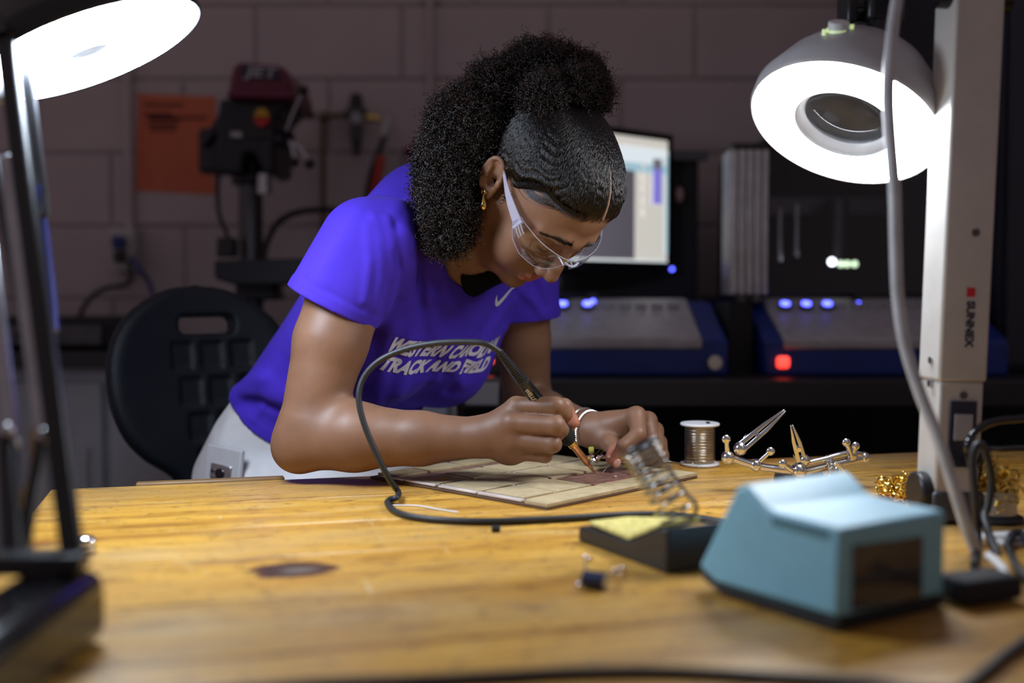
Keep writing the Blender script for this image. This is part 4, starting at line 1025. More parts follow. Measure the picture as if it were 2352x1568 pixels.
def np_mesh(name, v, q, smooth=True):
    me = bpy.data.meshes.new(name)
    me.vertices.add(len(v)); me.vertices.foreach_set('co', np.asarray(v, F32).ravel())
    n = q.shape[1]
    me.loops.add(len(q) * n); me.polygons.add(len(q))
    me.polygons.foreach_set('loop_start', np.arange(len(q)) * n); me.polygons.foreach_set('loop_total', np.full(len(q), n))
    me.loops.foreach_set('vertex_index', q.ravel().astype(np.int32))
    me.update(calc_edges=True)
    if smooth: me.polygons.foreach_set('use_smooth', np.ones(len(q), bool))
    return me
def relax(v, q, it=2, f=0.5):
    v = v.copy(); n = len(v)
    e = np.concatenate([q[:, [0, 1]], q[:, [1, 2]], q[:, [2, 3]], q[:, [3, 0]]])
    e = np.concatenate([e, e[:, ::-1]])
    cnt = np.bincount(e[:, 0], minlength=n).astype(float)[:, None]
    for i in range(it):
        a = np.stack([np.bincount(e[:, 0], weights=v[e[:, 1], k], minlength=n) for k in range(3)], 1) / np.maximum(cnt, 1)
        v += (a - v) * f
        a = np.stack([np.bincount(e[:, 0], weights=v[e[:, 1], k], minlength=n) for k in range(3)], 1) / np.maximum(cnt, 1)
        v -= (a - v) * f * 0.98
    return v

# =================================================================== PERSON: pose
HC = np.array([0.032, 1.518, 1.275])                       # between the ears
Rv = np.array([-0.7373, -0.6755, -0.0047]); Fv = np.array([0.2955, -0.3163, -0.9014]); Uv = np.array([0.6074, -0.6661, 0.4329])
Rv, Fv, Uv = nrm(Rv), nrm(Fv), nrm(Uv)
HM = np.stack([Rv, Fv, Uv])                                # rows: her right, forward, up
def hd(r, f, u): return HC + Rv * r + Fv * f + Uv * u

shR = P(834, 564, 1.50); elR = P(700, 1012, 1.452); wrR = P(1096, 1004, 1.412)
shL = P(1188, 612, 1.72); elL = P(1213, 940, 1.80); wrL = P(1356, 988, 1.575)
neckB = P(1035, 545, 1.60)
PV = P(735, 1055, 1.80); TOP = P(1030, 560, 1.60)
LRv = nrm([0.70, 0.71, -0.09])                             # toward her left
AXv = nrm(TOP - PV); AXL = np.linalg.norm(TOP - PV)
LRv = nrm(LRv - AXv * (LRv @ AXv)); FBv = nrm(np.cross(LRv, AXv))     # front
if FBv[0] < 0: FBv = -FBv
S_ = np.array([-0.25, 0.0, 0.22, 0.45, 0.65, 0.80, 0.92, 1.02])
W_ = np.array([0.172, 0.172, 0.150, 0.144, 0.152, 0.156, 0.135, 0.090])
D_ = np.array([0.120, 0.114, 0.094, 0.094, 0.108, 0.106, 0.090, 0.070])
C_ = np.array([-0.024, -0.028, -0.042, -0.034, -0.010, -0.002, -0.012, -0.025])   # shift of centre to the front
def d_torso(p, grow=0.0, lo=-0.25, hi=1.02):
    q = p - PV.astype(F32)
    s = (q @ AXv.astype(F32)) / AXL; a = q @ LRv.astype(F32); b = q @ FBv.astype(F32)
    w = np.interp(s, S_, W_).astype(F32) + grow; dd = np.interp(s, S_, D_).astype(F32) + grow; cc = np.interp(s, S_, C_).astype(F32)
    b = b - cc
    k0 = np.sqrt((a / w) ** 2 + (b / dd) ** 2) + 1e-6; k1 = np.sqrt((a / (w * w)) ** 2 + (b / (dd * dd)) ** 2) + 1e-6
    d = k0 * (k0 - 1) / k1
    cap = np.maximum((lo - s), (s - hi)) * AXL
    return smax(d, cap, 0.03)

# =================================================================== PERSON: head field (local r, f, u)
def head_local(q, smooth_only=False):
    r = np.abs(q[:, 0]); f = q[:, 1]; u = q[:, 2]
    m = np.stack([r, f, u], 1)                             # mirrored
    d = d_ell(q, (0, -0.012, 0.046), (0.0725, 0.093, 0.082))
    d = smin(d, d_ell(q, (0, 0.034, 0.056), (0.060, 0.054, 0.058)), 0.03)
    d = smin(d, d_ell(q, (0, 0.040, -0.010), (0.058, 0.052, 0.070)), 0.03)
    d = smin(d, d_chain(m, [(0.052, 0.002, -0.030), (0.047, 0.018, -0.058), (0.027, 0.057, -0.082), (0.0, 0.076, -0.087)], [0.018, 0.017, 0.015, 0.014], 0.01), 0.022)
    d = smin(d, d_ell(q, (0, 0.0805, -0.085), (0.018, 0.013, 0.0140)), 0.016)
    d = smin(d, d_ell(m, (0.041, 0.064, -0.006), (0.022, 0.020, 0.020)), 0.02)      # cheekbone
    d = smin(d, d_ell(m, (0.034, 0.060, -0.038), (0.025, 0.025, 0.031)), 0.02)      # cheek
    d = smin(d, d_ell(q, (0, 0.076, -0.050), (0.030, 0.0195, 0.025)), 0.016)        # muzzle
    d = smin(d, d_chain(m, [(0.004, 0.0905, 0.034), (0.024, 0.0885, 0.038), (0.046, 0.074, 0.034)], [0.007, 0.0075, 0.006], 0.006), 0.014)   # brow
    d = smax(d, -d_ell(m, (0.030, 0.1015, 0.0165), (0.0175, 0.0165, 0.0105)), 0.012)                                                  # eye socket
    d = smin(d, d_ell(m, (0.0305, 0.0765, 0.0155), (0.0150, 0.0130, 0.0125)), 0.004)                                                # lids over the eye
    lid = d_chain(m, [(0.0180, 0.0865, 0.0095), (0.0245, 0.0895, 0.0085), (0.0340, 0.0885, 0.0085), (0.0435, 0.0825, 0.0115)], [0.0016] * 4)
    d = smin(d, lid, 0.003)
    # nose
    d = smin(d, d_chain(q, [(0, 0.0895, 0.030), (0, 0.0965, 0.014), (0, 0.1055, -0.008), (0, 0.1105, -0.0215)], [0.0075, 0.0068, 0.0082, 0.0105], 0.004), 0.010)
    d = smin(d, d_ell(m, (0.0125, 0.0995, -0.0250), (0.0088, 0.0105, 0.0085)), 0.006)
    d = smax(d, -d_ell(m, (0.0068, 0.1045, -0.0335), (0.0038, 0.0055, 0.0045)), 0.003)
    d = smax(d, -d_ell(m, (0.0235, 0.0985, -0.0230), (0.0035, 0.010, 0.010)), 0.006)                                                # alar groove
    # lips
    up_ = d_chain(m, [(0.0, 0.0955, -0.0515), (0.0075, 0.0955, -0.0505), (0.0165, 0.0895, -0.0545), (0.0235, 0.0820, -0.0570)], [0.0050, 0.0053, 0.0040, 0.0018], 0.002)
    lo_ = d_chain(m, [(0.0, 0.0935, -0.0625), (0.010, 0.0915, -0.0620), (0.0225, 0.0825, -0.0580)], [0.0068, 0.0062, 0.0018], 0.002)
    d = smin(d, smin(up_, lo_, 0.0012), 0.004)
    d = smax(d, -d_chain(m, [(0, 0.1005, -0.0566), (0.012, 0.0970, -0.0566), (0.0245, 0.0855, -0.0577)], [0.0010, 0.0011, 0.0012]), 0.0025)
    d = smax(d, -d_ell(q, (0, 0.0990, -0.0395), (0.0035, 0.008, 0.005)), 0.004)     # philtrum
    d = smax(d, -d_ell(q, (0, 0.0970, -0.0730), (0.014, 0.0085, 0.0045)), 0.008)    # under the lip
    return d
H_F = [-0.05, -0.03, -0.014, -0.004, 0.002, 0.017, 0.024, 0.034, 0.044, 0.067, 0.085, 0.11]; H_U = [-0.09, -0.03, 0.010, 0.026, 0.032, 0.041, 0.053, 0.0665, 0.076, 0.0785, 0.0835, 0.09]
def h_edge(f): return np.interp(f, H_F, H_U)
EAR_TILT = 0.52; EAR_SHIFT = (0.006, 0.002)
def ear_local(q):
    r = np.abs(q[:, 0]); y_ = q[:, 1] + 0.0085 + EAR_SHIFT[0]; z_ = q[:, 2] - 0.006 - EAR_SHIFT[1]; ca_, sa_ = math.cos(EAR_TILT), math.sin(EAR_TILT)
    m = np.stack([0.0775 + (r - 0.0775) / 0.93, (y_ * ca_ + z_ * sa_) / 0.93 - 0.0085, (-y_ * sa_ + z_ * ca_) / 0.93 + 0.006], 1)   # tipped back a little
    # plate flaring out to the back
    A = np.array([nrm([0.90, 0.42, 0.0]), nrm([-0.42, 0.90, 0.0]), (0, 0, 1)])
    c = np.array([0.0775, -0.0085, 0.006])
    d = d_ell(m, c, (0.0060, 0.0165, 0.029), A)
    def e(y, z, x=0.0): return c + A[1] * y + A[2] * z + A[0] * x
    th = np.linspace(-0.35, 4.0, 12)
    helix = [e(0.0150 * math.cos(t), 0.0035 + 0.0265 * math.sin(t), 0.0055) for t in th]
    d = smin(d, d_chain(m, helix, [0.0034] * 12, 0.001), 0.004)
    d = smax(d, -d_ell(m, e(0.001, 0.006, 0.0085), (0.0075, 0.0100, 0.0200), A), 0.003)
    d = smin(d, d_chain(m, [e(-0.0065, 0.017, 0.005), e(-0.0075, 0.002, 0.0055), e(-0.003, -0.012, 0.0045)], [0.0028, 0.0030, 0.0026], 0.001), 0.004)   # antihelix
    d = smax(d, -d_ell(m, e(0.003, -0.004, 0.006), (0.0105, 0.0075, 0.0095), A), 0.003)                                             # concha
    d = smin(d, d_ell(m, e(0.0115, -0.003, 0.0035), (0.0045, 0.0035, 0.0060), A), 0.003)                                            # tragus
    d = smin(d, d_ell(m, e(0.002, -0.0245, 0.002), (0.0050, 0.0085, 0.0085), A), 0.005)                                             # lobe
    return d
# right hand: index, middle, ring, little -> MCP, PIP, DIP, TIP (with radii)
HR = {
    'index':  ([P(1186, 934, 1.398), P(1277, 934, 1.376), P(1298, 951, 1.402), P(1291, 968, 1.417)], [0.0125, 0.0122, 0.0090, 0.0070]),
    'middle': ([P(1176, 972, 1.386), P(1276, 977, 1.368), P(1290, 987, 1.392), P(1284, 999, 1.408)], [0.0128, 0.0120, 0.0088, 0.0072]),
    'ring':   ([P(1180, 1009, 1.388), P(1270, 1020, 1.372), P(1268, 1024, 1.398), P(1236, 1018, 1.410)], [0.0118, 0.0106, 0.0084, 0.0072]),
    'little': ([P(1186, 1038, 1.398), P(1252, 1046, 1.386), P(1250, 1046, 1.406), P(1226, 1036, 1.414)], [0.0104, 0.0088, 0.0074, 0.0064]),
    'thumb':  ([P(1158, 966, 1.440), P(1222, 942, 1.452), P(1296, 934, 1.440), P(1318, 970, 1.438)], [0.0150, 0.0128, 0.0108, 0.0078]),
}
HL = {
    'index':  ([P(1462, 955, 1.530), P(1466, 996, 1.503), P(1432, 1024, 1.494), P(1413, 1058, 1.494)], [0.0128, 0.0104, 0.0092, 0.0076]),
    'middle': ([P(1488, 966, 1.548), P(1497, 1012, 1.526), P(1478, 1042, 1.520), P(1452, 1062, 1.518)], [0.0124, 0.0104, 0.0090, 0.0074]),
    'ring':   ([P(1504, 988, 1.566), P(1512, 1028, 1.548), P(1494, 1052, 1.545), P(1470, 1066, 1.540)], [0.0116, 0.0098, 0.0084, 0.0072]),
    'little': ([P(1514, 1016, 1.580), P(1522, 1046, 1.566), P(1508, 1062, 1.562), P(1488, 1070, 1.558)], [0.0104, 0.0086, 0.0074, 0.0064]),
    'thumb':  ([P(1384, 1004, 1.556), P(1404, 1020, 1.532), P(1414, 1034, 1.516), P(1403, 1052, 1.503)], [0.0150, 0.0118, 0.0102, 0.0078]),
}
def d_hand(p, H, wr, palm):
    d = None
    for n_ in ('index', 'middle', 'ring', 'little'):
        pts, rr = H[n_]
        fg = d_cone(p, pts[0], pts[1], rr[0], rr[1])
        fg = smin(fg, d_cone(p, pts[1], pts[2], rr[1] * 0.96, rr[2]), 0.004)
        fg = smin(fg, d_cone(p, pts[2], pts[3], rr[2], rr[3]), 0.003)
        d = fg if d is None else smin(d, fg, 0.0012)
    pl = None
    for n_, rw in (('index', 0.016), ('middle', 0.017), ('ring', 0.016), ('little', 0.015)):
        pts, rr = H[n_]
        w0 = wr + (np.asarray(pts[0]) - wr) * 0.10
        c_ = d_cone(p, w0, pts[0], rw, rr[0] * 1.0)
        pl = c_ if pl is None else smin(pl, c_, 0.014)
    d = smin(d, pl, 0.0045)
    for c, r_ in palm: d = smin(d, d_sph(p, c, r_), 0.014)
    pts, rr = H['thumb']
    tb = smin(d_cone(p, wr + (np.asarray(pts[0]) - wr) * 0.35, pts[0], 0.016, rr[0]), d_cone(p, pts[0], pts[1], rr[0], rr[1]), 0.008)
    tb = smin(tb, d_cone(p, pts[1], pts[2], rr[1], rr[2]), 0.006)
    tb = smin(tb, d_cone(p, pts[2], pts[3], rr[2] * 0.95, rr[3]), 0.004)
    return smin(d, tb, 0.006)
palmR = [(P(1135, 1000, 1.412), 0.022), (P(1170, 1010, 1.410), 0.024), (P(1170, 1032, 1.412), 0.018)]
palmL = [(P(1400, 985, 1.562), 0.021), (P(1440, 985, 1.556), 0.022), (P(1470, 1010, 1.562), 0.019)]
midR = elR + (wrR - elR) * 0.30 + np.array([0, 0, 0.004]); midR2 = elR + (wrR - elR) * 0.68
midL = elL + (wrL - elL) * 0.30; bicR = shR + (elR - shR) * 0.5; bicL = shL + (elL - shL) * 0.5
armR = ([shR, bicR + np.array([-.004, -.004, 0]), elR + (shR - elR) * 0.12], [0.054, 0.0475, 0.0395])
foreR = ([elR, midR, midR2, wrR], [0.0375, 0.0430, 0.0325, 0.0245])
armL = ([shL, bicL, elL], [0.052, 0.042, 0.036])
foreL = ([elL, midL, wrL], [0.036, 0.036, 0.0235])
def bb(ptsl, r):
    a = np.array(ptsl); return a.min(0) - r, a.max(0) + r
bbH = (HC - 0.15, HC + 0.15)
bbHR = bb([q for v in HR.values() for q in v[0]] + [wrR], 0.02); bbHL = bb([q for v in HL.values() for q in v[0]] + [wrL], 0.02)
hm32 = HM.T.astype(F32); hc32 = HC.astype(F32)
def f_head(p):
    q = (p - hc32) @ hm32
    d = head_local(q); d = smin(d, ear_local(q), 0.004)
    return d
def f_neck(p):
    d = d_cone(p, hd(0, -0.022, -0.02), neckB, 0.052, 0.056)
    st = d_cone(p, hd(0.052, -0.02, -0.025), P(1085, 650, 1.575), 0.010, 0.008)      # neck muscle to the breastbone
    d = smin(d, st, 0.02)
    d = smin(d, d_ell(p, P(1040, 585, 1.62), (0.10, 0.075, 0.055)), 0.03)
    return d
def f_body(p):
    d = near(p, *bbH, f_head, 0.03)
    d = smin(d, near(p, np.minimum(HC, neckB) - 0.11, np.maximum(HC, neckB) + 0.11, f_neck, 0.03), 0.018)
    d = smin(d, d_torso(p, -0.016), 0.03)
    a = d_chain(p, *armR, 0.01)
    a = smin(a, d_chain(p, *foreR, 0.012), 0.022)
    a = smin(a, d_sph(p, elR + nrm(elR - (shR + wrR) / 2) * 0.014, 0.030), 0.018)
    b = smin(d_chain(p, *armL, 0.01), d_chain(p, *foreL, 0.012), 0.02)
    d = smin(d, a, 0.012); d = smin(d, b, 0.02)
    d = smin(d, near(p, *bbHR, lambda x: d_hand(x, HR, wrR, palmR), 0.03), 0.012)
    d = smin(d, near(p, *bbHL, lambda x: d_hand(x, HL, wrL, palmL), 0.03), 0.012)
    return d

# =================================================================== PERSON: body
def skin_mat():
    m, nt, b = new_mat('brown_skin'); L = nt.links.new
    at = N(nt, 'ShaderNodeVertexColor'); at.layer_name = 'tint'
    tc = N(nt, 'ShaderNodeTexCoord')
    n1 = N(nt, 'ShaderNodeTexNoise'); n1.inputs['Scale'].default_value = 22; n1.inputs['Detail'].default_value = 5
    n2 = N(nt, 'ShaderNodeTexNoise'); n2.inputs['Scale'].default_value = 900; n2.inputs['Detail'].default_value = 2
    L(tc.outputs['Object'], n1.inputs['Vector']); L(tc.outputs['Object'], n2.inputs['Vector'])
    r = N(nt, 'ShaderNodeValToRGB'); r.color_ramp.elements[0].position = 0.35; r.color_ramp.elements[1].position = 0.68
    r.color_ramp.elements[0].color = (0.88, 0.86, 0.84, 1); r.color_ramp.elements[1].color = (1.06, 1.06, 1.06, 1)
    L(n1.outputs['Fac'], r.inputs[0])
    mx = N(nt, 'ShaderNodeMix', data_type='RGBA', blend_type='MULTIPLY'); mx.inputs[0].default_value = 1.0
    L(at.outputs['Color'], mx.inputs[6]); L(r.outputs[0], mx.inputs[7]); L(mx.outputs[2], b.inputs['Base Color'])
    b.inputs['Roughness'].default_value = 0.50
    b.inputs['Specular IOR Level'].default_value = 0.42
    b.inputs['Subsurface Weight'].default_value = 0.12
    b.inputs['Subsurface Radius'].default_value = (1.0, 0.35, 0.18); b.inputs['Subsurface Scale'].default_value = 0.006
    bp = N(nt, 'ShaderNodeBump'); bp.inputs['Strength'].default_value = 0.10; bp.inputs['Distance'].default_value = 0.001
    L(n2.outputs['Fac'], bp.inputs['Height']); L(bp.outputs[0], b.inputs['Normal'])
    return m
M['skin'] = skin_mat()
person = thing('person', 'person in purple t-shirt and clear safety glasses bent over the panel, soldering', 'person', (PV[0], PV[1], 0))
lo_b = np.min([HC - 0.16, elR - 0.07, PV - [0.22, 0.2, 0.02], elL - 0.07, bbHR[0] - 0.02], 0); hi_b = np.max([HC + 0.16, shL + 0.1, elL + 0.06, bbHL[1] + 0.02, [0.24, 1.93, 1.2]], 0)
SKIN = np.array([0.212, 0.106, 0.060])
v_, q_ = mesh_field(f_body, lo_b, hi_b, 0.0022)
v_ = relax(v_, q_, 1, 0.5)
me = np_mesh('body', v_, q_)
tint = np.tile(SKIN, (len(v_), 1))
def blend(mask, col):
    global tint
    tint = tint + (np.asarray(col) - tint) * np.clip(mask, 0, 1)[:, None]
ql = (v_ - HC) @ HM.T
mm = np.stack([np.abs(ql[:, 0]), ql[:, 1], ql[:, 2]], 1).astype(F32)
dl = np.minimum(d_chain(mm, [(0.0, 0.0955, -0.0515), (0.0075, 0.0955, -0.0505), (0.0165, 0.0895, -0.0545), (0.0235, 0.0820, -0.0570)], [0.0050, 0.0053, 0.0040, 0.0018]),
                d_chain(mm, [(0.0, 0.0935, -0.0625), (0.010, 0.0915, -0.0620), (0.0225, 0.0825, -0.0580)], [0.0068, 0.0062, 0.0018]))
blend(np.clip(1 - dl / 0.0012, 0, 1) * 0.85, (0.36, 0.105, 0.085))
he_ = (h_edge(ql[:, 1]) - ql[:, 2]) * 0.75
blend(np.clip(1 - (he_ + 0.003) / 0.006, 0, 1) * 0.45 * (ql[:, 2] > 0.004) * (np.abs(ql).max(1) < 0.16) * (np.abs(ql[:, 0]) < 0.074), (0.02, 0.013, 0.012))
pink = (0.52, 0.20, 0.13)
for c, r_ in ((P(1318, 968, 1.438), 0.019), (P(1288, 998, 1.408), 0.010), (P(1292, 966, 1.417), 0.008), (P(1404, 1050, 1.50), 0.017), (P(1412, 1060, 1.494), 0.013)):
    blend(np.clip(1.4 - d_sph(v_.astype(F32), c, 0) / r_ * 1.1, 0, 1) * 0.9, pink)
ca = me.color_attributes.new('tint', 'FLOAT_COLOR', 'POINT')
ca.data.foreach_set('color', np.c_[tint, np.ones(len(tint))].astype(F32).ravel())
body = link('body', me, M['skin'], person)
# =================================================================== PERSON: t-shirt
hemR = P(757, 704, 1.478); hnR = nrm(P(757 - 97, 704 + 190, 1.478) - hemR)         # sleeve opening and the way it faces
hemL = P(1208, 728, 1.745); hnL = nrm(P(1208 + 12, 728 + 200, 1.76) - hemL)
sleR = (shR + np.array([0.006, 0, 0.0]), hemR + hnR * 0.05); sleL = (shL, hemL + hnL * 0.05)
S_HEM = ((P(592, 968, 1.69) - PV) @ AXv) / AXL
FOLD_PX = [  # (pixels on the cloth, radius, height)
    ([(972, 446), (935, 466), (905, 492)], 0.006, 0.0035),
    ([(1004, 470), (965, 488), (935, 510)], 0.005, 0.0035),
    ([(1010, 505), (985, 512), (955, 528)], 0.0035, 0.0022),
    ([(915, 478), (930, 540), (938, 610), (930, 680), (905, 730)], 0.011, 0.0105),
    ([(958, 540), (968, 620), (962, 700)], 0.009, -0.0060),
    ([(888, 505), (898, 570), (902, 640), (888, 710)], 0.008, 0.0050),
    ([(860, 500), (873, 560), (876, 640), (862, 705)], 0.008, 0.0035),
    ([(905, 520), (913, 600), (912, 690)], 0.005, -0.0035),
    ([(820, 490), (780, 560), (745, 640)], 0.016, 0.0030),
    ([(770, 560), (725, 640)], 0.012, 0.0025),
    ([(1000, 560), (1015, 640), (1030, 700)], 0.012, 0.0050),
    ([(985, 690), (1000, 760), (1040, 830), (1060, 880)], 0.012, 0.0040),
    ([(1120, 690), (1095, 740), (1050, 800)], 0.010, 0.0040),
    ([(1170, 690), (1130, 750), (1085, 830)], 0.010, 0.0045),
    ([(950, 700), (935, 800), (915, 900)], 0.012, 0.0045),
    ([(900, 750), (880, 850), (860, 930)], 0.010, 0.0045),
    ([(548, 905), (575, 890), (610, 893), (650, 912)], 0.009, 0.0120),
    ([(560, 925), (600, 918), (650, 935)], 0.006, -0.0070),
    ([(590, 868), (640, 860)], 0.010, 0.0080),
    ([(640, 800), (660, 770)], 0.012, 0.0040),
    ([(1190, 660), (1225, 690), (1245, 720)], 0.007, 0.0040),
    ([(1230, 655), (1250, 700)], 0.006, -0.0030),
    ([(878, 462), (905, 500), (930, 560), (944, 640), (935, 700), (905, 752)], 0.0028, 0.0022),
    ([(1012, 500), (985, 507), (950, 520), (925, 545)], 0.0028, 0.0020),
    ([(985, 530), (975, 600), (985, 680)], 0.007, 0.0050),
    ([(1010, 600), (1000, 690)], 0.006, -0.0030),
    ([(845, 520), (850, 600), (838, 690)], 0.006, 0.0030),
    ([(700, 640), (760, 672), (830, 712)], 0.004, -0.0012),
    ([(620, 905), (600, 940), (585, 965)], 0.004, 0.0030),
    ([(1060, 720), (1035, 790), (1000, 870)], 0.007, 0.0030),
    ([(1100, 760), (1070, 840), (1030, 900)], 0.006, -0.0030),
]
def shirt_parts(p):
    dt = d_torso(p, 0.005, -0.25, 1.05)
    dr = d_cone(p, sleR[0], sleR[1], 0.064, 0.0630); dl_ = d_cone(p, sleL[0], sleL[1], 0.060, 0.054)
    # yoke joining the shoulders across the back of the neck
    yk = d_chain(p, [shR + np.array([0.01, 0.02, -0.005]), P(985, 500, 1.62), P(1100, 545, 1.70), shL], [0.058, 0.074, 0.074, 0.056], 0.02)
    bp_ = smin(d_sph(p, PV + AXv * AXL * 0.60 + FBv * 0.055 - LRv * 0.065, 0.066), d_sph(p, PV + AXv * AXL * 0.60 + FBv * 0.055 + LRv * 0.065, 0.066), 0.03)
    return dt, dr, dl_, yk, bp_
def f_plain(p):
    dt, dr, dl_, yk, bp_ = shirt_parts(p)
    return smin(smin(smin(smin(dt, yk, 0.05), bp_, 0.05), dr, 0.014), dl_, 0.020)
def trace(pix, f, t0=1.25, n=70):
    d = np.array([nrm(ray(u, v)) for u, v in pix]); t = np.full(len(d), t0)
    o = np.array([0, 0, CAMZ])
    for _ in range(n): t = np.minimum(t + f((o + d * t[:, None]).astype(F32)) * 0.8, 2.2)
    return o + d * t[:, None], t
FOLDS = []
for px, r_, h_ in FOLD_PX:
    w_, t_ = trace(px, f_plain); w_ = w_[t_ < 2.1]
    if len(w_) > 1: FOLDS.append((list(w_), max(r_, abs(h_) / 0.62), h_ * (1.35 if r_ > 0.004 else 1.0)))
def f_shirt(p):
    dt, dr, dl_, yk, bp_ = shirt_parts(p)
    tor = smin(smin(dt, yk, 0.05), bp_, 0.05)
    d = smin(smin(tor, dr, 0.014), dl_, 0.020)
    ps = p.copy(); disp = np.zeros(len(p), F32)
    for pts, r_, h_ in FOLDS:
        lo, hi = bb(pts, r_ * 3)
        m = ((p >= lo.astype(F32)) & (p <= hi.astype(F32))).all(1)
        if m.any():
            q = d_chain(p[m], pts, [0.0] * len(pts))
            disp[m] += h_ * np.exp(-(q / r_) ** 2).astype(F32)
    # gathered cloth at the lower back
    s = ((p - PV.astype(F32)) @ AXv.astype(F32)) / AXL
    d = d - disp
    # sleeve hem band: a slightly thicker turned edge
    aR = (p - hemR.astype(F32)) @ hnR.astype(F32); aL = (p - hemL.astype(F32)) @ hnL.astype(F32)
    d = d - 0.0011 * np.maximum(np.maximum(np.clip((aR + 0.018) / 0.003, 0, 1) * np.clip((tor - dr) / 0.015, 0, 1), np.clip((aL + 0.018) / 0.003, 0, 1) * np.clip((tor - dl_) / 0.015, 0, 1)), np.clip((S_HEM + 0.045 - s) * AXL / 0.003, 0, 1))
    edge_ = np.minimum(np.minimum(np.where(dr < tor + 0.004, np.maximum(-aR, 0), 0.1), np.where(dl_ < tor + 0.004, np.maximum(-aL, 0), 0.1)), np.maximum(s - S_HEM, 0) * AXL)
    sh = np.maximum(d, -(d + 0.0062 + 0.0040 * np.clip(edge_ / 0.03, 0, 1)))
    cutR = np.maximum(-aR, (dr - tor) * 0.6); cutL = np.maximum(-aL, (dl_ - tor) * 0.6)
    sh = smax(sh, -cutR, 0.002); sh = smax(sh, -cutL, 0.002)
    sh = smax(sh, (S_HEM - s) * AXL, 0.002)
    nk = d_cone(p, P(1080, 570, 1.570), P(1160, 400, 1.56), 0.053, 0.072)
    return smax(sh, -nk, 0.003)
def shirt_mat():
    m, nt, b = new_mat('purple_cotton'); L = nt.links.new
    tc = N(nt, 'ShaderNodeTexCoord')
    n1 = N(nt, 'ShaderNodeTexNoise'); n1.inputs['Scale'].default_value = 9; n1.inputs['Detail'].default_value = 6
    n2 = N(nt, 'ShaderNodeTexNoise'); n2.inputs['Scale'].default_value = 1500; n2.inputs['Detail'].default_value = 2
    n3 = N(nt, 'ShaderNodeTexNoise'); n3.inputs['Scale'].default_value = 30; n3.inputs['Detail'].default_value = 3
    for n in (n1, n2, n3): L(tc.outputs['Object'], n.inputs['Vector'])
    r = N(nt, 'ShaderNodeValToRGB'); r.color_ramp.elements[0].position = 0.3; r.color_ramp.elements[1].position = 0.7
    r.color_ramp.elements[0].color = (0.046, 0.018, 0.385, 1); r.color_ramp.elements[1].color = (0.056, 0.024, 0.45, 1)
    L(n1.outputs['Fac'], r.inputs[0]); L(r.outputs[0], b.inputs['Base Color'])
    b.inputs['Roughness'].default_value = 0.85; b.inputs['Specular IOR Level'].default_value = 0.25
    b.inputs['Sheen Weight'].default_value = 0.08; b.inputs['Sheen Roughness'].default_value = 0.4; b.inputs['Sheen Tint'].default_value = (0.45, 0.40, 1, 1)
    ad = N(nt, 'ShaderNodeMath', operation='MULTIPLY_ADD'); ad.inputs[1].default_value = 2.5
    L(n3.outputs['Fac'], ad.inputs[0]); L(n2.outputs['Fac'], ad.inputs[2])
    bp = N(nt, 'ShaderNodeBump'); bp.inputs['Strength'].default_value = 0.25; bp.inputs['Distance'].default_value = 0.0014
    L(ad.outputs[0], bp.inputs['Height']); L(bp.outputs[0], b.inputs['Normal'])
    return m
M['shirt'] = shirt_mat()
lo_s = np.min([hemR - 0.12, PV - [0.24, 0.22, 0.05]], 0); hi_s = np.max([shL + 0.12, [0.13, 1.98, 1.36]], 0)
lo_s[2] = min(lo_s[2], PV[2] - 0.05)
sv_, sq_ = mesh_field(f_shirt, lo_s, hi_s, 0.0026, slack=1.7)
sv_ = relax(sv_, sq_, 2, 0.5)
shirt = link('t_shirt', np_mesh('t_shirt', sv_, sq_), M['shirt'], person)
from mathutils.bvhtree import BVHTree
shirt_bvh = BVHTree.FromPolygons([tuple(x) for x in sv_], [tuple(int(i) for i in x) for x in sq_])
# printed lettering: laid flat on the chest and projected back onto the cloth along the chest normal
def print_on_shirt(name, me, origin, xd, yd, m, lift=0.0012, sub=0.006):
    bm = bmesh.new(); bm.from_mesh(me)
    bmesh.ops.triangulate(bm, faces=bm.faces)
    for it in range(4):
        es = [e_ for e_ in bm.edges if e_.calc_length() > sub]
        if not es: break
        bmesh.ops.subdivide_edges(bm, edges=es, cuts=1, use_grid_fill=False)
        bmesh.ops.triangulate(bm, faces=bm.faces)
    nz = nrm(np.cross(xd, yd)); dead = []
    for v in bm.verts:
        w_ = origin + xd * v.co.x + yd * v.co.y
        hit, n_, i_, ds = shirt_bvh.ray_cast(Vector(w_ + nz * 0.30), Vector(-nz), 0.6)
        if hit is None: dead.append(v); continue
        v.co = hit + Vector(nz) * lift
    bmesh.ops.delete(bm, geom=dead, context='VERTS')
    bm.to_mesh(me); bm.free()
    return link(name, me, m, shirt)
M['print_white'] = mat('white_print', (0.62, 0.58, 0.66), 0.6, var=0.05)

# dark undershirt showing at the neck
ub = P(1150, 648, 1.545)
def f_under(p):
    nk = d_cone(p, P(1080, 570, 1.570), P(1160, 400, 1.56), 0.053, 0.072)
    d = smax(smin(f_neck(p), d_torso(p, -0.012), 0.03) - 0.0035, -(nk + 0.010), 0.002)
    return smax(smax(d, nk - 0.022, 0.002), d_sph(p, ub, 0.056), 0.003)
v2, q2 = mesh_field(f_under, ub - 0.08, ub + 0.08, 0.0024)
link('undershirt', np_mesh('undershirt', relax(v2, q2, 1), q2), mat('black_cotton', (0.004, 0.004, 0.005), 0.95, spec=0.1), person)

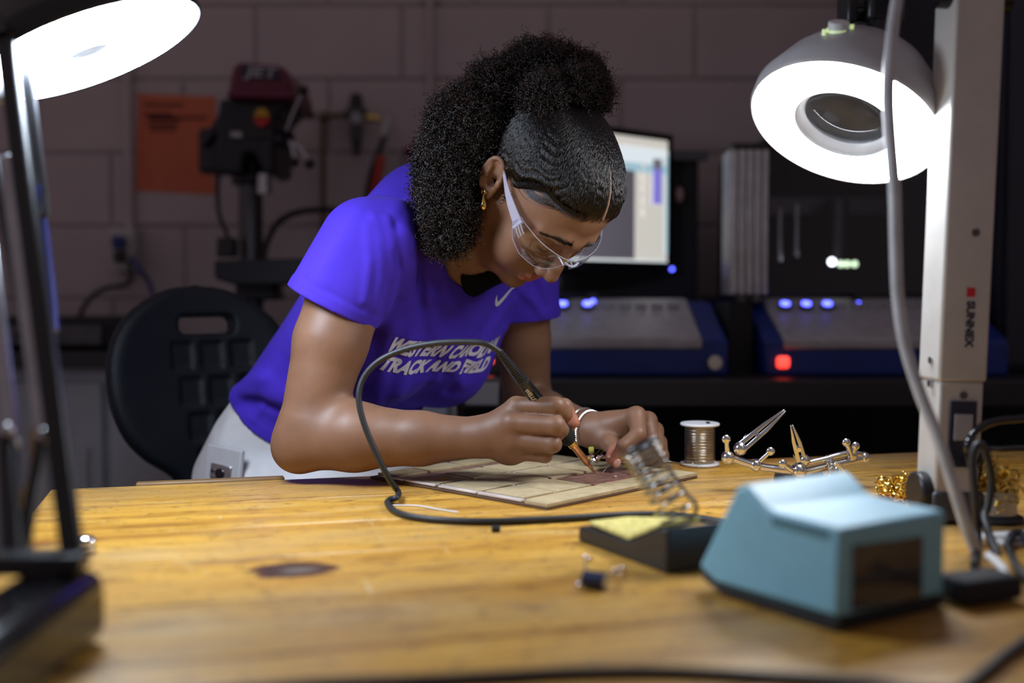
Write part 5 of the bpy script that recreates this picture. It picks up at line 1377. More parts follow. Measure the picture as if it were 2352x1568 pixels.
# =================================================================== PERSON: trousers, shoes
hipR = PV - LRv * 0.095 + np.array([0, 0, -0.03]); hipL = PV + LRv * 0.085 + np.array([0, 0, -0.03])
hipR[2] = 0.80; hipL[2] = 0.80
fwd = nrm([0.68, -0.73, 0.0])
kneeR = hipR + fwd * 0.40 + np.array([0, 0, -0.075]); kneeL = hipL + fwd * 0.40 + np.array([0, 0, -0.075])
ankR = kneeR - fwd * 0.06 + np.array([0, 0, -0.40]); ankL = kneeL - fwd * 0.02 + np.array([0, 0, -0.40])
def f_pants(p):
    d = d_ell(p, PV + np.array([0, 0, -0.055]), (0.178, 0.135, 0.135), np.array([LRv, nrm(np.cross((0, 0, 1), LRv)), (0, 0, 1)]))
    d = smin(d, d_torso(p, 0.002, -0.25, S_HEM + 0.06), 0.03)
    for h_, k_, a_ in ((hipR, kneeR, ankR), (hipL, kneeL, ankL)):
        d = smin(d, d_chain(p, [h_, k_, a_], [0.088, 0.068, 0.056], 0.03), 0.04)
    # pocket edge and creases
    for pts, r_, h2 in (([P(556, 985, 1.66), P(556, 1050, 1.655), P(560, 1100, 1.655)], 0.006, 0.005), ([P(575, 1010, 1.655), P(620, 1000, 1.65)], 0.008, -0.006), ([P(590, 1030, 1.655), P(640, 1060, 1.65)], 0.012, -0.004), ([P(530, 985, 1.70), P(510, 1050, 1.69)], 0.012, 0.003)):
        q = d_chain(p, pts, [0.0] * len(pts)); d = d - h2 * np.exp(-(q / r_) ** 2).astype(F32)
    return d
lo_p = np.min([PV - 0.26, ankR - 0.08, ankL - 0.08, kneeR - .08], 0); hi_p = np.max([PV + [0.25, 0.22, 0.08], kneeR + 0.1, kneeL + 0.1], 0)
pv_, pq_ = mesh_field(f_pants, lo_p, hi_p, 0.0042)
pv_ = relax(pv_, pq_, 2)
M['pants'] = mat('cream_cotton', (0.62, 0.60, 0.60), 0.9, var=0.06, scale=30, bump=0.4, bscale=800)
pants = link('trousers', np_mesh('trousers', pv_, pq_), M['pants'], person)
for a_ in (ankR, ankL):
    t0 = a_ + np.array([0, 0, -0.06]); A3 = np.array([fwd, nrm(np.cross((0, 0, 1), fwd)), (0, 0, 1)])
    f_shoe = lambda p, t0=t0: smax(smin(d_ell(p, t0 + fwd * 0.07 + np.array([0, 0, -0.01]), (0.135, 0.046, 0.045), A3), d_cone(p, t0, t0 + np.array([0, 0, 0.07]), 0.046, 0.044), 0.04), (t0[2] - 0.045) - p[:, 2], 0.01)
    v2, q2 = mesh_field(f_shoe, t0 - 0.22, t0 + 0.22, 0.006)
    link('shoe', np_mesh('shoe', relax(v2, q2, 1), q2), M['black_matte'], person)

# =================================================================== PERSON: hair
def hair_mat(name, mel, red, rough):
    m = bpy.data.materials.new(name); m.use_nodes = True; nt = m.node_tree
    nt.nodes.remove(nt.nodes['Principled BSDF'])
    h_ = N(nt, 'ShaderNodeBsdfHairPrincipled'); h_.parametrization = 'MELANIN'
    for k, v in (('Melanin', mel), ('Melanin Redness', red), ('Roughness', rough), ('Radial Roughness', 0.5), ('Random Color', 0.25), ('Random Roughness', 0.2)):
        if k in h_.inputs: h_.inputs[k].default_value = v
    nt.links.new(h_.outputs[0], nt.nodes['Material Output'].inputs['Surface'])
    return m
M['hair'] = hair_mat('black_hair', 1.0, 0.0, 0.22)
M['hair_tip'] = hair_mat('brown_hair', 0.86, 0.4, 0.25)
M['scalp_hair'] = mat('black_hair_mass', (0.005, 0.0045, 0.005), 0.85, bump=0.6, bscale=500, spec=0.15)
def cran(q):
    d = d_ell(q, (0, -0.012, 0.046), (0.0725, 0.093, 0.082))
    d = smin(d, d_ell(q, (0, 0.034, 0.056), (0.060, 0.054, 0.058)), 0.03)
    return smin(d, d_ell(q, (0, 0.040, -0.010), (0.058, 0.052, 0.070)), 0.03)
def hairline(q):                                            # negative on the hairy side
    return (h_edge(q[:, 1]) - q[:, 2]) * 0.75
def f_cap(p):
    q = (p - hc32) @ hm32
    d = cran(q) - 0.0048
    return smax(d, hairline(q) + 0.007, 0.012)
LOBES = [(P(1238, 196, 1.545), 0.061), (P(1150, 232, 1.525), 0.056), (P(1332, 186, 1.575), 0.040), (P(1290, 160, 1.56), 0.036), (P(1082, 298, 1.505), 0.060), (P(1040, 375, 1.492), 0.050), (P(1034, 462, 1.485), 0.044), (P(1042, 535, 1.487), 0.028), (P(1016, 545, 1.485), 0.026), (P(1120, 300, 1.51), 0.052), (P(1010, 420, 1.50), 0.034), (hd(0, -0.082, 0.122), 0.030), (hd(-0.028, -0.078, 0.125), 0.026), (hd(0.036, -0.082, 0.100), 0.032)]
def f_puff(p):
    d = None
    for c, r_ in LOBES:
        e_ = d_sph(p, c, r_); d = e_ if d is None else smin(d, e_, 0.02)
    return d
def f_hair(p):
    nz = 0.0022 * np.sin(p[:, 0] * 420) * np.sin(p[:, 1] * 390) * np.sin(p[:, 2] * 440)
    pf = f_puff(p) + 0.010 + nz
    q = (p - hc32) @ hm32
    keepout = d_ell(np.stack([np.abs(q[:, 0]), q[:, 1], q[:, 2]], 1), (0.080, -0.002, 0.004), (0.022, 0.022, 0.032))
    pf = smax(pf, -keepout, 0.004)
    return smin(f_cap(p), pf, 0.006)
hv, hq = mesh_field(f_hair, np.min([c - r_ for c, r_ in LOBES] + [HC - 0.15], 0) - 0.01, np.max([c + r_ for c, r_ in LOBES] + [HC + 0.15], 0) + 0.01, 0.0028)
hair = link('hair', np_mesh('hair', relax(hv, hq, 1), hq), M['scalp_hair'], person)
def hair_curves(name, pts, rad, m, parent):
    """pts: (n, k, 3) strands"""
    n, k, _ = pts.shape
    hc = bpy.data.hair_curves.new(name); hc.add_curves([k] * n)
    hc.attributes['position'].data.foreach_set('vector', np.asarray(pts, F32).ravel())
    at = hc.attributes.get('radius') or hc.attributes.new('radius', 'FLOAT', 'POINT')
    at.data.foreach_set('value', np.asarray(rad, F32).ravel())
    hc.materials.append(m)
    o = bpy.data.objects.new(name, hc); COL.objects.link(o); adopt(o, parent)
    return o
# sleek strands combed from the hairline back to the tie
TIE = np.array([0.0, -0.066, 0.112]); CC = np.array([0, -0.004, 0.046])
def on_cap(dirs, lift):
    t = np.full(len(dirs), 0.09)
    for i in range(14):
        q = (CC + dirs * t[:, None]).astype(F32); t = t - np.clip(cran(q) - 0.0048 - lift, -0.02, 0.02)
    return CC + dirs * t[:, None]
def sleek(n, seed, k=22):
    rs = np.random.RandomState(seed)
    st = []
    while len(st) < n:
        d = rs.normal(size=(4000, 3)); d /= np.linalg.norm(d, axis=1)[:, None]
        q = on_cap(d, 0.0); hl_ = hairline(q.astype(F32))
        keep = (hl_ < 0.0035) & (hl_ > np.where(rs.uniform(size=len(d)) < 0.55, -0.016, -0.075)) & (q[:, 1] > -0.03) & (q[:, 2] > 0.006) & (np.abs(q[:, 0]) > 0.0016)
        st += list(d[keep])
    d0 = np.array(st[:n]); dT = nrm(TIE - CC)
    ang = np.arccos(np.clip(d0 @ dT, -1, 1)); t = np.linspace(0, 1, k)
    seg = np.sin((1 - t)[None, :, None] * ang[:, None, None]) * d0[:, None, :] + np.sin(t[None, :, None] * ang[:, None, None]) * dT
    seg /= np.linalg.norm(seg, axis=2)[:, :, None]
    # waves shared by neighbouring strands
    side = np.cross(seg, dT); side /= np.linalg.norm(side, axis=2)[:, :, None] + 1e-6
    arc = (1 - t)[None, :] * ang[:, None]
    ph = 2.6 * np.sin(d0[:, 0] * 13 + 1.0) + 2.6 * np.sin(d0[:, 2] * 12 + d0[:, 0] * 5) + 1.5 * np.sin(d0[:, 0] * 31 + d0[:, 1] * 23) + rs.normal(size=n) * 0.35
    amp = 0.014 * np.sin(np.pi * np.clip(t * 1.15, 0, 1))[None, :] ** 0.5
    wav = amp * np.sin(arc * 44 + ph[:, None]) 
    seg = seg + side * wav[:, :, None]; seg /= np.linalg.norm(seg, axis=2)[:, :, None]
    lift = (rs.uniform(0.0, 0.0014, n)[:, None] * np.clip(t * 4, 0.15, 1)[None] - 0.0043 * np.clip((hairline((CC + seg.reshape(-1, 3) * 0.09).astype(F32)).reshape(n, k) + 0.013) / 0.013, 0, 1) + 0.0014 * (0.5 + 0.5 * np.sin(arc * 44 + ph[:, None] + 1.2))).ravel()
    loc = on_cap(seg.reshape(-1, 3), lift).reshape(n, k, 3)
    return HC + loc @ HM
ps_ = sleek(5600, 3, 34)
rad = np.tile(np.linspace(0.00020, 0.00055, ps_.shape[1]), (len(ps_), 1))
hair_curves('combed_strands', ps_, rad, M['hair'], hair)
# fine edge hairs lying on the forehead and temple
rs = np.random.RandomState(21)
ne = 700
ff = rs.uniform(0.012, 0.086, ne); rsg = rs.choice([-1, 1], ne, p=[0.3, 0.7]); uu = h_edge(ff)
r0 = np.sqrt(np.maximum(0.0, 1 - ((ff - 0.02) / 0.068) ** 2)) * 0.070 * rsg
dirf = np.stack([np.zeros(ne), np.full(ne, 0.35), -0.75 + rs.normal(size=ne) * 0.3], 1); dirf *= (rs.uniform(0.003, 0.009, ne) / np.linalg.norm(dirf, axis=1))[:, None]
tq = np.linspace(-0.6, 1, 9)
q = np.stack([r0, ff, uu], 1)[:, None, :] + dirf[:, None, :] * tq[None, :, None] + (tq ** 2)[None, :, None] * np.array([0, -0.010, -0.004])
dd = q.reshape(-1, 3) - CC; dd /= np.linalg.norm(dd, axis=1)[:, None]; t_ = np.full(len(dd), 0.09)
lf = np.tile(np.linspace(0.0050, 0.0006, 9), ne)
for _ in range(12): t_ = t_ - np.clip(cran((CC + dd * t_[:, None]).astype(F32)) - lf, -0.02, 0.02)
eh = (HC + (CC + dd * t_[:, None]) @ HM).reshape(ne, 9, 3)
hair_curves('edge_hairs', eh, np.tile(np.linspace(0.00028, 0.00006, 9), (len(eh), 1)), M['hair'], hair)
def on_skin(px, lift=0.0006):
    d = np.array([nrm(ray(u, v)) for u, v in px]); o = np.array([0, 0, CAMZ]); t = np.full(len(d), 1.25)
    for _ in range(60): t = t + f_head((o + d * t[:, None]).astype(F32)) * 0.8
    return o + d * (t[:, None] - lift)
paths = []; lifts = []
for i in range(34):
    j = rs.normal(size=2) * [5, 4]; g_ = rs.uniform(0.6, 1.15); o_ = np.array([1203, 412]) + j
    path = o_ + np.array([(-6, -24), (0, 0), (6, 22), (26, 44), (58, 58), (92, 66), (112, 66 + rs.normal() * 4)]) * g_
    paths += list(path); lifts += [0.0005 + rs.uniform(0, 0.0010)] * 7
sk_ = on_skin(paths, np.array(lifts)[:, None]).reshape(-1, 7, 3)
sw_ = np.array([spline(q, 3) for q in sk_])
hair_curves('temple_swoop', sw_, np.tile(np.r_[np.full(8, 0.00024), np.linspace(0.00024, 0.00006, sw_.shape[1] - 8)], (len(sw_), 1)), M['hair'], hair)
paths = []; lifts = []
for i in range(26):
    c_ = np.array([1160, 452]) + rs.normal(size=2) * [9, 6]; r_ = rs.uniform(3, 8); a0 = rs.uniform(0, 6.3)
    paths += [c_ + r_ * (1 - 0.4 * t) * np.array([math.cos(a0 + 5 * t), 0.8 * math.sin(a0 + 5 * t)]) for t in np.linspace(0, 1, 12)]
    lifts += [rs.uniform(0.0004, 0.003)] * 12
sc_ = on_skin(paths, np.array(lifts)[:, None]).reshape(-1, 12, 3)
hair_curves('sideburn_curls', sc_, np.full(sc_.shape[:2], 0.00018), M['hair'], hair)
# centre parting
pdirs = np.array([nrm(np.array([0.0, math.sin(a), math.cos(a)])) for a in np.linspace(1.12, 0.30, 20)])
pp_ = HC + on_cap(pdirs, 0.0004) @ HM
MB().tube(pp_, np.linspace(0.0024, 0.0009, 20), n=6).build('parting', mat('scalp', (0.20, 0.105, 0.065), 0.5), hair, smooth=80)
# curls
def curls(n, seed, scale=1.0, inset=(0.0, 0.016), k=26):
    rs = np.random.RandomState(seed); out = []
    cs = np.array([c for c, _ in LOBES]); rr = np.array([r_ for _, r_ in LOBES]); wts = rr ** 2 / (rr ** 2).sum()
    allp = np.zeros((0, 3))
    while len(allp) < n:
        i = rs.choice(len(LOBES), 20000, p=wts); d = rs.normal(size=(20000, 3)); d /= np.linalg.norm(d, axis=1)[:, None]
        a = cs[i] + d * rr[i][:, None]
        q = ((a - HC) @ HM.T).astype(F32); cr_ = cran(q)
        ok = (f_puff(a.astype(F32)) > -0.006) & (cr_ > 0.004)
        ok &= ~((q[:, 1] > 0.006) & (q[:, 2] < 0.095) & (q[:, 0] > 0.03) & (cr_ < 0.022))
        ok &= d_ell(np.stack([np.abs(q[:, 0]), q[:, 1], q[:, 2]], 1), (0.080, 0.0, 0.004), (0.024, 0.018, 0.032)) > 0.003
        allp = np.concatenate([allp, a[ok]])
    a = np.array(allp[:n]); 
    g = np.stack([f_puff((a + e_).astype(F32)) - f_puff((a - e_).astype(F32)) for e_ in np.eye(3) * 0.002], 1); g /= np.linalg.norm(g, axis=1)[:, None] + 1e-9
    a = a - g * rs.uniform(*inset, n)[:, None]
    ax = rs.normal(size=(n, 3)) + g * 0.5 + np.array([-0.3, 0, -0.5]); ax /= np.linalg.norm(ax, axis=1)[:, None]
    u = np.cross(ax, rs.normal(size=(n, 3))); u /= np.linalg.norm(u, axis=1)[:, None]; w_ = np.cross(ax, u)
    cr = rs.uniform(0.0011, 0.0026, n) * scale; tn = rs.uniform(1.6, 3.4, n); ln = rs.uniform(0.010, 0.026, n) * scale
    t = np.linspace(0, 1, k)
    th = 2 * np.pi * tn[:, None] * t[None] + rs.uniform(0, 6.28, n)[:, None]
    pts = a[:, None, :] + ax[:, None, :] * (ln[:, None] * (t[None] - 0.3))[:, :, None] + (u[:, None, :] * np.cos(th)[:, :, None] + w_[:, None, :] * np.sin(th)[:, :, None]) * cr[:, None, None]
    return pts
c1 = curls(21000, 5)
hair_curves('curls', c1, np.full(c1.shape[:2], 0.00034), M['hair'], hair)['kind'] = 'stuff'
c2 = curls(1500, 9, 1.35, (-0.005, 0.006))
hair_curves('loose_curls', c2, np.full(c2.shape[:2], 0.00026), M['hair_tip'], hair)['kind'] = 'stuff'
# eyebrows
rs = np.random.RandomState(4); nb_ = 300
t = rs.uniform(0, 1, nb_); r0 = 0.010 + 0.040 * t
u0 = 0.0375 + 0.0075 * np.sin(np.pi * np.minimum(1, t * 0.8 + 0.1)) - 0.006 * t + rs.normal(size=nb_) * 0.0017 * (1.1 - 0.7 * t)
ss_ = np.linspace(0, 1, 5)
q = np.stack([r0[:, None] + 0.0054 * ss_, np.repeat((0.105 - 0.05 * t)[:, None], 5, 1), u0[:, None] + 0.006 * ss_ * (0.45 - 0.7 * t)[:, None]], 2).reshape(-1, 3)
tgt = np.tile(0.0004 + 0.0005 * ss_, nb_)
for _ in range(14): q[:, 1] -= np.clip(head_local(q.astype(F32)) - tgt, -0.01, 0.01) * 0.8
br_ = np.concatenate([HC + (q * np.array([sg_, 1, 1])) @ HM for sg_ in (1, -1)]).reshape(-1, 5, 3)
hair_curves('eyebrows', br_, np.tile(np.linspace(0.00030, 0.00010, 5), (len(br_), 1)), M['hair'], hair)
# lashes
ls = []
for sgn in (1, -1):
    for t in np.linspace(0, 1, 26):
        b0 = np.array([0.019 + 0.025 * t, 0.0905 - 0.0015 * math.cos(3 * t) - 0.006 * t * t, 0.0078 + 0.003 * t * t])
        cur = [b0 + np.array([0.004 * t * s, 0.0038 * s, -0.003 * s + 0.003 * s * s]) for s in np.linspace(0, 1, 5)]
        ls.append(HC + (np.array(cur) * np.array([sgn, 1, 1])) @ HM)
ls = np.array(ls)
hair_curves('eyelashes', ls, np.tile(np.linspace(0.0002, 0.00006, 5), (len(ls), 1)), M['hair'], hair)
# =================================================================== SAFETY GLASSES
sg = thing('safety_glasses', 'clear plastic safety glasses worn on her face', 'glasses', hd(0, 0.11, 0.02))
M['frost'] = mat('frosted_clear', (0.70, 0.70, 0.86), 0.22, var=0.03, **{'Transmission Weight': 0.35, 'Alpha': 0.50})
M['edge_clear'] = mat('polished_edge', (0.80, 0.82, 0.95), 0.12, var=0.02, **{'Transmission Weight': 0.5, 'Alpha': 0.60})
def gpt(phi, v, s):                                        # v 0 bottom .. 1 top
    R_ = 0.0745 * math.sin(phi); F_ = 0.038 + 0.0735 * math.cos(phi)
    a = math.degrees(phi)
    top = np.interp(a, [0, 8, 30, 60, 78], [0.0210, 0.0235, 0.0280, 0.0295, 0.0280])
    bot = np.interp(a, [0, 5, 10, 18, 30, 50, 66, 78], [0.0130, 0.0095, 0.000, -0.0085, -0.0120, -0.0100, -0.002, 0.0110])
    u = bot + (top - bot) * v
    bulge = 0.004 * math.sin(math.pi * v)
    return hd(s * (R_ + bulge * math.sin(phi)), F_ + bulge * math.cos(phi), u)
for s in (1, -1):
    ph = np.radians(np.linspace(2, 78, 40)); vs = np.linspace(0, 1, 12)
    grid = [[gpt(a, v, s) for v in vs] for a in ph]
    lens = MB().ring_loft(grid, close=False, caps=False).build('lens', M['shield'], sg, smooth=80)
    rim = [gpt(a, 1, s) for a in ph] + [gpt(ph[-1], v, s) for v in vs[::-1][1:-1]] + [gpt(a, 0, s) for a in ph[::-1]]
    MB().tube(rim, 0.0005, n=6).build('lens_edge', M['edge_clear'], lens, smooth=80)
    # temple arm
    tp = []
    for t in np.linspace(0, 1, 14):
        f_ = 0.0605 - t * 0.0765; r_ = 0.0735 + 0.0055 * math.sin(math.pi * min(1, t * 0.9)) * 0.6 + 0.003 * t
        hgt = np.interp(t, [0, 0.05, 0.35, 0.8, 1], [0.0150, 0.0155, 0.0125, 0.0050, 0.0045])
        uc = np.interp(t, [0, 0.5, 0.85, 1], [0.0200, 0.0240, 0.0285, 0.0290])
        tp.append([hd(s * (r_ + 0.0009), f_, uc - hgt / 2), hd(s * (r_ + 0.0009), f_, uc + hgt / 2), hd(s * (r_ - 0.0009), f_, uc + hgt / 2), hd(s * (r_ - 0.0009), f_, uc - hgt / 2)])
    arm_ = MB().ring_loft(tp).build('temple_arm', M['frost'], sg, bevel=0.0004)
    hook = [hd(s * 0.0766, -0.016, 0.029), hd(s * 0.0775, -0.026, 0.024), hd(s * 0.0770, -0.034, 0.010)]
    MB().tube(spline(hook, 6), 0.0018, n=8).build('ear_hook', M['frost'], arm_)
    MB().box(hd(s * 0.0735, 0.0600, 0.0195), (0.004, 0.0045, 0.0180), [Rv, Fv, Uv]).build('hinge', M['edge_clear'], sg, bevel=0.0008)
    for du in (-0.004, 0.001, 0.006):
        MB().tube(spline([hd(s * 0.0742, 0.061, 0.0190 + du), hd(s * 0.0732, 0.067, 0.0175 + du), hd(s * 0.0705, 0.074, 0.0150 + du)], 5), 0.0008, n=6).build('hinge_rib', M['edge_clear'], lens)
    MB().tube(spline([gpt(math.radians(6), 0.25, s) - Fv * 0.002, hd(s * 0.009, 0.098, 0.008), hd(s * 0.015, 0.093, -0.002)], 6), 0.0010, n=8).build('nose_pad', M['edge_clear'], sg)
MB().tube(spline([gpt(math.radians(9), 0.8, 1), gpt(math.radians(3), 0.62, 1) + Fv * 0.0015, gpt(math.radians(3), 0.62, -1) + Fv * 0.0015, gpt(math.radians(9), 0.8, -1)], 8), 0.0015, n=8).build('bridge', M['edge_clear'], sg)

# =================================================================== JEWELLERY
er = thing('earring', 'gold teardrop earring on her right ear', 'earring', hd(0.08, -0.008, -0.022))
eo = P(1110, 440, 1.4655)
MB().tube(np.array([eo + 0.0030 * (math.cos(a) * Fv + math.sin(a) * Uv) for a in np.linspace(0, 2 * math.pi, 20, endpoint=False)]), 0.0009, n=6, closed=True).build('hoop', M['gold'], er, smooth=80)
dn = np.array([0, 0, -1.0])
MB().lathe([(0.0004, 0), (0.0012, 0.003), (0.0026, 0.008), (0.0040, 0.013), (0.0044, 0.0165), (0.0034, 0.0200), (0.0015, 0.0215), (0.0003, 0.0218)], eo + dn * 0.002, dn, n=20).build('drop', M['gold'], er, smooth=80)
fl_ = nrm(wrL - elL)
def ring_pts(c, axis, ra, rb, n, up):
    u, w_, _ = frame(axis, up); return np.array([c + ra * math.cos(a) * u + rb * math.sin(a) * w_ for a in np.linspace(0, 2 * math.pi, n, endpoint=False)])
bg_ = thing('bangle', 'smooth silver bracelet on her left wrist, nearer the elbow', 'bracelet', wrL)
ax1 = nrm(fl_ + np.array([0.25, 0, 0.25]))
MB().tube(ring_pts(wrL - fl_ * 0.012 - np.array([0, 0, 0.004]), ax1, 0.0295, 0.0335, 48, (0, 0, 1)), 0.0012, n=8, closed=True).build('bangle_ring', M['silver'], bg_, smooth=80)
cbr = thing('charm_bracelet', 'beaded silver bracelet with hanging charms on her left wrist', 'bracelet', wrL)
cpts = ring_pts(wrL + fl_ * 0.004 - np.array([0, 0, 0.006]), nrm(fl_ + np.array([0.35, 0, 0.1])), 0.0285, 0.0340, 74, (0, 0, 1))
bead = MB().sphere((0, 0, 0), 0.00135, 8).mesh('bead')
for q in cpts:
    b_ = link('bead', bead, M['silver']); b_.location = q; adopt_loc = b_; b_.parent = cbr; b_.matrix_parent_inverse = world_mat(cbr).inverted()
low = P(1368, 1046, 1.545)
M['olive'] = mat('olive_bead', (0.30, 0.27, 0.05), 0.25); M['amber'] = mat('amber_bead', (0.5, 0.25, 0.03), 0.2); M['rose'] = mat('rose_bead', (0.45, 0.22, 0.20), 0.3)
MB().cyl(P(1352, 1034, 1.54), P(1364, 1033, 1.54), 0.0048, n=14).build('bead_charm', M['olive'], cbr, bevel=0.001)
rs = np.random.RandomState(8)
for i in range(30):
    t = i / 29; c = P(1345 + 55 * t + rs.uniform(-4, 4), 1030 + 22 * math.sin(1.2 + t * 1.6) + 8 * t + rs.uniform(-7, 7), 1.54 - 0.02 * t + rs.uniform(-.004, .004))
    m_ = [M['silver'], M['chrome'], M['silver'], M['rose'], M['silver'], M['amber']][i % 6]
    MB().sphere(c, rs.uniform(0.0013, 0.0030), 8, (1, 0.7, rs.uniform(0.7, 1.6)), rot_axes(rs.uniform(0, 3), rs.uniform(0, 3))).build('charm', m_, cbr)
# nails
for nm, c, n_, d_, s_ in (('fingernail', P(1417, 1064, 1.4862), nrm([0.25, -0.75, 0.55]), nrm(np.array(HL['index'][0][3]) - np.array(HL['index'][0][2])), 0.0052), ('fingernail', P(1400, 1046, 1.4975), nrm([-0.6, -0.7, 0.3]), nrm(np.array(HL['thumb'][0][3]) - np.array(HL['thumb'][0][2])), 0.0046)):
    sd_ = nrm(np.cross(d_, n_)); n2_ = nrm(np.cross(sd_, d_))
    MB().sphere(c, s_, 12, (1.25, 0.9, 0.28), np.array([d_, sd_, n2_])).build(nm, mat('nail', (0.60, 0.30, 0.22), 0.25), person)

# =================================================================== SOLDERING IRON AND CABLE
i0 = P(1375, 1096, 1.494); i1 = P(1143, 803, 1.330); idr = nrm(i1 - i0); IL = np.linalg.norm(i1 - i0)
def ia(t): return i0 + idr * IL * t
iron = thing('soldering_iron', 'soldering iron with brass barrel and black foam grip held in her right hand', 'soldering iron', i0)
MB().lathe([(0.0004, 0), (0.0016, IL * 0.06), (0.0030, IL * 0.125), (0.0030, IL * 0.13)], i0, idr, n=20).build('tip', M['copper_barrel'], iron, smooth=70)
MB().lathe([(0.0026, IL * 0.112), (0.0040, IL * 0.125), (0.0046, IL * 0.15), (0.0046, IL * 0.282)], i0, idr, n=24).build('barrel', M['copper_barrel'], iron)
MB().lathe([(0.0050, IL * 0.270), (0.0062, IL * 0.274), (0.0062, IL * 0.298), (0.0055, IL * 0.302), (0.0055, IL * 0.318)], i0, idr, n=24).build('collar_nut', M['brass'], iron)
MB().lathe([(0.0050, IL * 0.310), (0.0098, IL * 0.320), (0.0118, IL * 0.345), (0.0112, IL * 0.40), (0.0100, IL * 0.50), (0.0095, IL * 0.60)], i0, idr, n=28).build('foam_grip', M['foam'], iron)
MB().lathe([(0.0085, IL * 0.59), (0.0085, IL * 0.66), (0.0078, IL * 0.74), (0.0070, IL * 0.79)], i0, idr, n=24).build('handle', M['black_gloss'], iron)
prof = [(0.0074, IL * 0.765)]
for k in range(17):
    t = 0.775 + k * 0.0128; r_ = 0.0074 - 0.0028 * k / 16
    prof += [(r_, IL * t), (r_, IL * (t + 0.006)), (r_ - 0.0011, IL * (t + 0.0068)), (r_ - 0.0011, IL * (t + 0.0120))]
MB().lathe(prof, i0, idr, n=22).build('strain_relief', M['rubber'], iron, smooth=20)
vw = nrm(np.array([0, 0, CAMZ]) - ia(0.69)); sx = nrm(np.cross(vw, idr))
flat_text('lettering', 'WELLER', 0.0075, ia(0.700) + nrm(vw + sx * 0.3 - idr * ((vw + sx * 0.3) @ idr)) * 0.0084, -idr, nrm(np.cross(nrm(vw + sx * 0.3 - idr * ((vw + sx * 0.3) @ idr)), -idr)), M['white_plastic'], iron, bold=0.0002)
cz = BT + 0.0040
MB().tube(spline([ia(0.985), P(1118, 790, 1.325), P(1075, 785, 1.328), P(1000, 788, 1.335), P(930, 802, 1.342), P(872, 828, 1.345), P(836, 866, 1.345), P(824, 912, 1.34), P(836, 972, 1.335), P(866, 1045, 1.332), P(893, 1098, 1.336), P(915, 1130, 1.345), T(910, 1143, BT + .008), T(896, 1147, cz), T(890, 1156, cz), T(908, 1174, cz), T(950, 1187, cz), T(1030, 1195, cz), T(1140, 1197, cz), T(1280, 1191, cz), T(1400, 1184, cz), T(1500, 1181, cz), T(1580, 1186, cz), T(1680, 1200, cz), T(1760, 1205, cz)], 8), 0.0037, n=10).build('iron_cable', M['rubber'], iron, smooth=80)

# =================================================================== PHONE IN THE POCKET
ph0 = P(515, 1068, 1.66)
pz = nrm([0.12, 0.02, 1.0]); pxx = nrm(np.cross((-0.45, -0.85, 0.15), pz)); pyy = np.cross(pz, pxx)
if pyy[1] > 0: pyy = -pyy; pxx = -pxx
fo = thing('phone', 'phone in a pale grey case sticking out of her back pocket', 'phone', ph0)
MB().box(ph0 - pz * 0.045, (0.068, 0.009, 0.145), [pxx, pyy, pz]).build('phone_case', M['phone'], fo, bevel=0.003, segs=3)
bump = MB().box(ph0 + pyy * 0.0055 - pz * 0.010 + pxx * 0.000, (0.040, 0.004, 0.022), [pxx, pyy, pz]).build('camera_bump', M['steel'], fo, bevel=0.002)
MB().cyl(ph0 + pyy * 0.0070 - pz * 0.012, ph0 + pyy * 0.0095 - pz * 0.012, 0.0075, n=20).build('camera_lens', M['lens_black'], bump)
MB().cyl(ph0 + pyy * 0.0070 - pz * 0.010 + pxx * 0.014, ph0 + pyy * 0.0085 - pz * 0.010 + pxx * 0.014, 0.0035, n=16).build('flash', M['dark_steel'], bump)

# =================================================================== STOOL
stl = thing('lab_stool', 'black moulded lab stool with a pierced backrest behind her', 'stool', (PV[0] - 0.03, PV[1] + 0.03, 0))
bc_ = P(458, 866, 1.93)
bx_ = nrm([0.80, 0.60, 0]); bz_ = nrm([-0.14 * 0.6, 0.14 * 0.8, 1.0]); bx_ = nrm(bx_ - bz_ * (bx_ @ bz_)); by_ = np.cross(bz_, bx_)       # by_ points to the rear
BA3 = np.array([bx_, by_, bz_])
BKW = spline([(z_, w_) for z_, w_ in zip([-0.30, -0.20, -0.165, -0.13, -0.09, -0.03, 0.04, 0.10, 0.145, 0.158], [0.045, 0.047, 0.060, 0.108, 0.142, 0.162, 0.160, 0.130, 0.064, 0.0])], 10)
def f_back(p):
    q = (p - bc_.astype(F32)) @ BA3.T.astype(F32)
    x, y, z = q[:, 0], q[:, 1], q[:, 2]
    y = y - 0.9 * x * x + 0.0 * z                           # wraps forward at the sides
    y = y + 1.8 * x * x
    w_ = np.interp(z, BKW[:, 0], BKW[:, 1]).astype(F32)
    o = (np.abs(x) - w_) * 0.75
    o = np.maximum(o, np.maximum(z - 0.158, -0.32 - z))
    d = smax(o, np.abs(y) - 0.020, 0.022)
    slot = d_box(np.stack([x, y, z], 1), (0.012, 0, 0.088), (0.048, 0.06, 0.015), None, 0.012)
    d = smax(d, -slot, 0.008)
    for r_i, zz in enumerate((0.036, -0.024, -0.084, -0.144)):
        for c_i in range(3):
            xx = -0.035 + 0.052 * c_i + 0.012 * r_i
            if r_i == 3 and c_i == 2: continue
            pit = d_box(np.stack([x, y, z], 1), (xx, -0.020, zz), (0.019, 0.0042, 0.023), None, 0.004)
            d = smax(d, -pit, 0.003)
    return d
v2, q2 = mesh_field(f_back, bc_ - [0.26, 0.26, 0.34], bc_ + [0.26, 0.26, 0.2], 0.0034)
M['pu'] = mat('black_moulded_foam', (0.006, 0.008, 0.012), 0.45, bump=0.35, bscale=700, spec=0.3)
link('backrest', np_mesh('backrest', relax(v2, q2, 2), q2), M['pu'], stl)
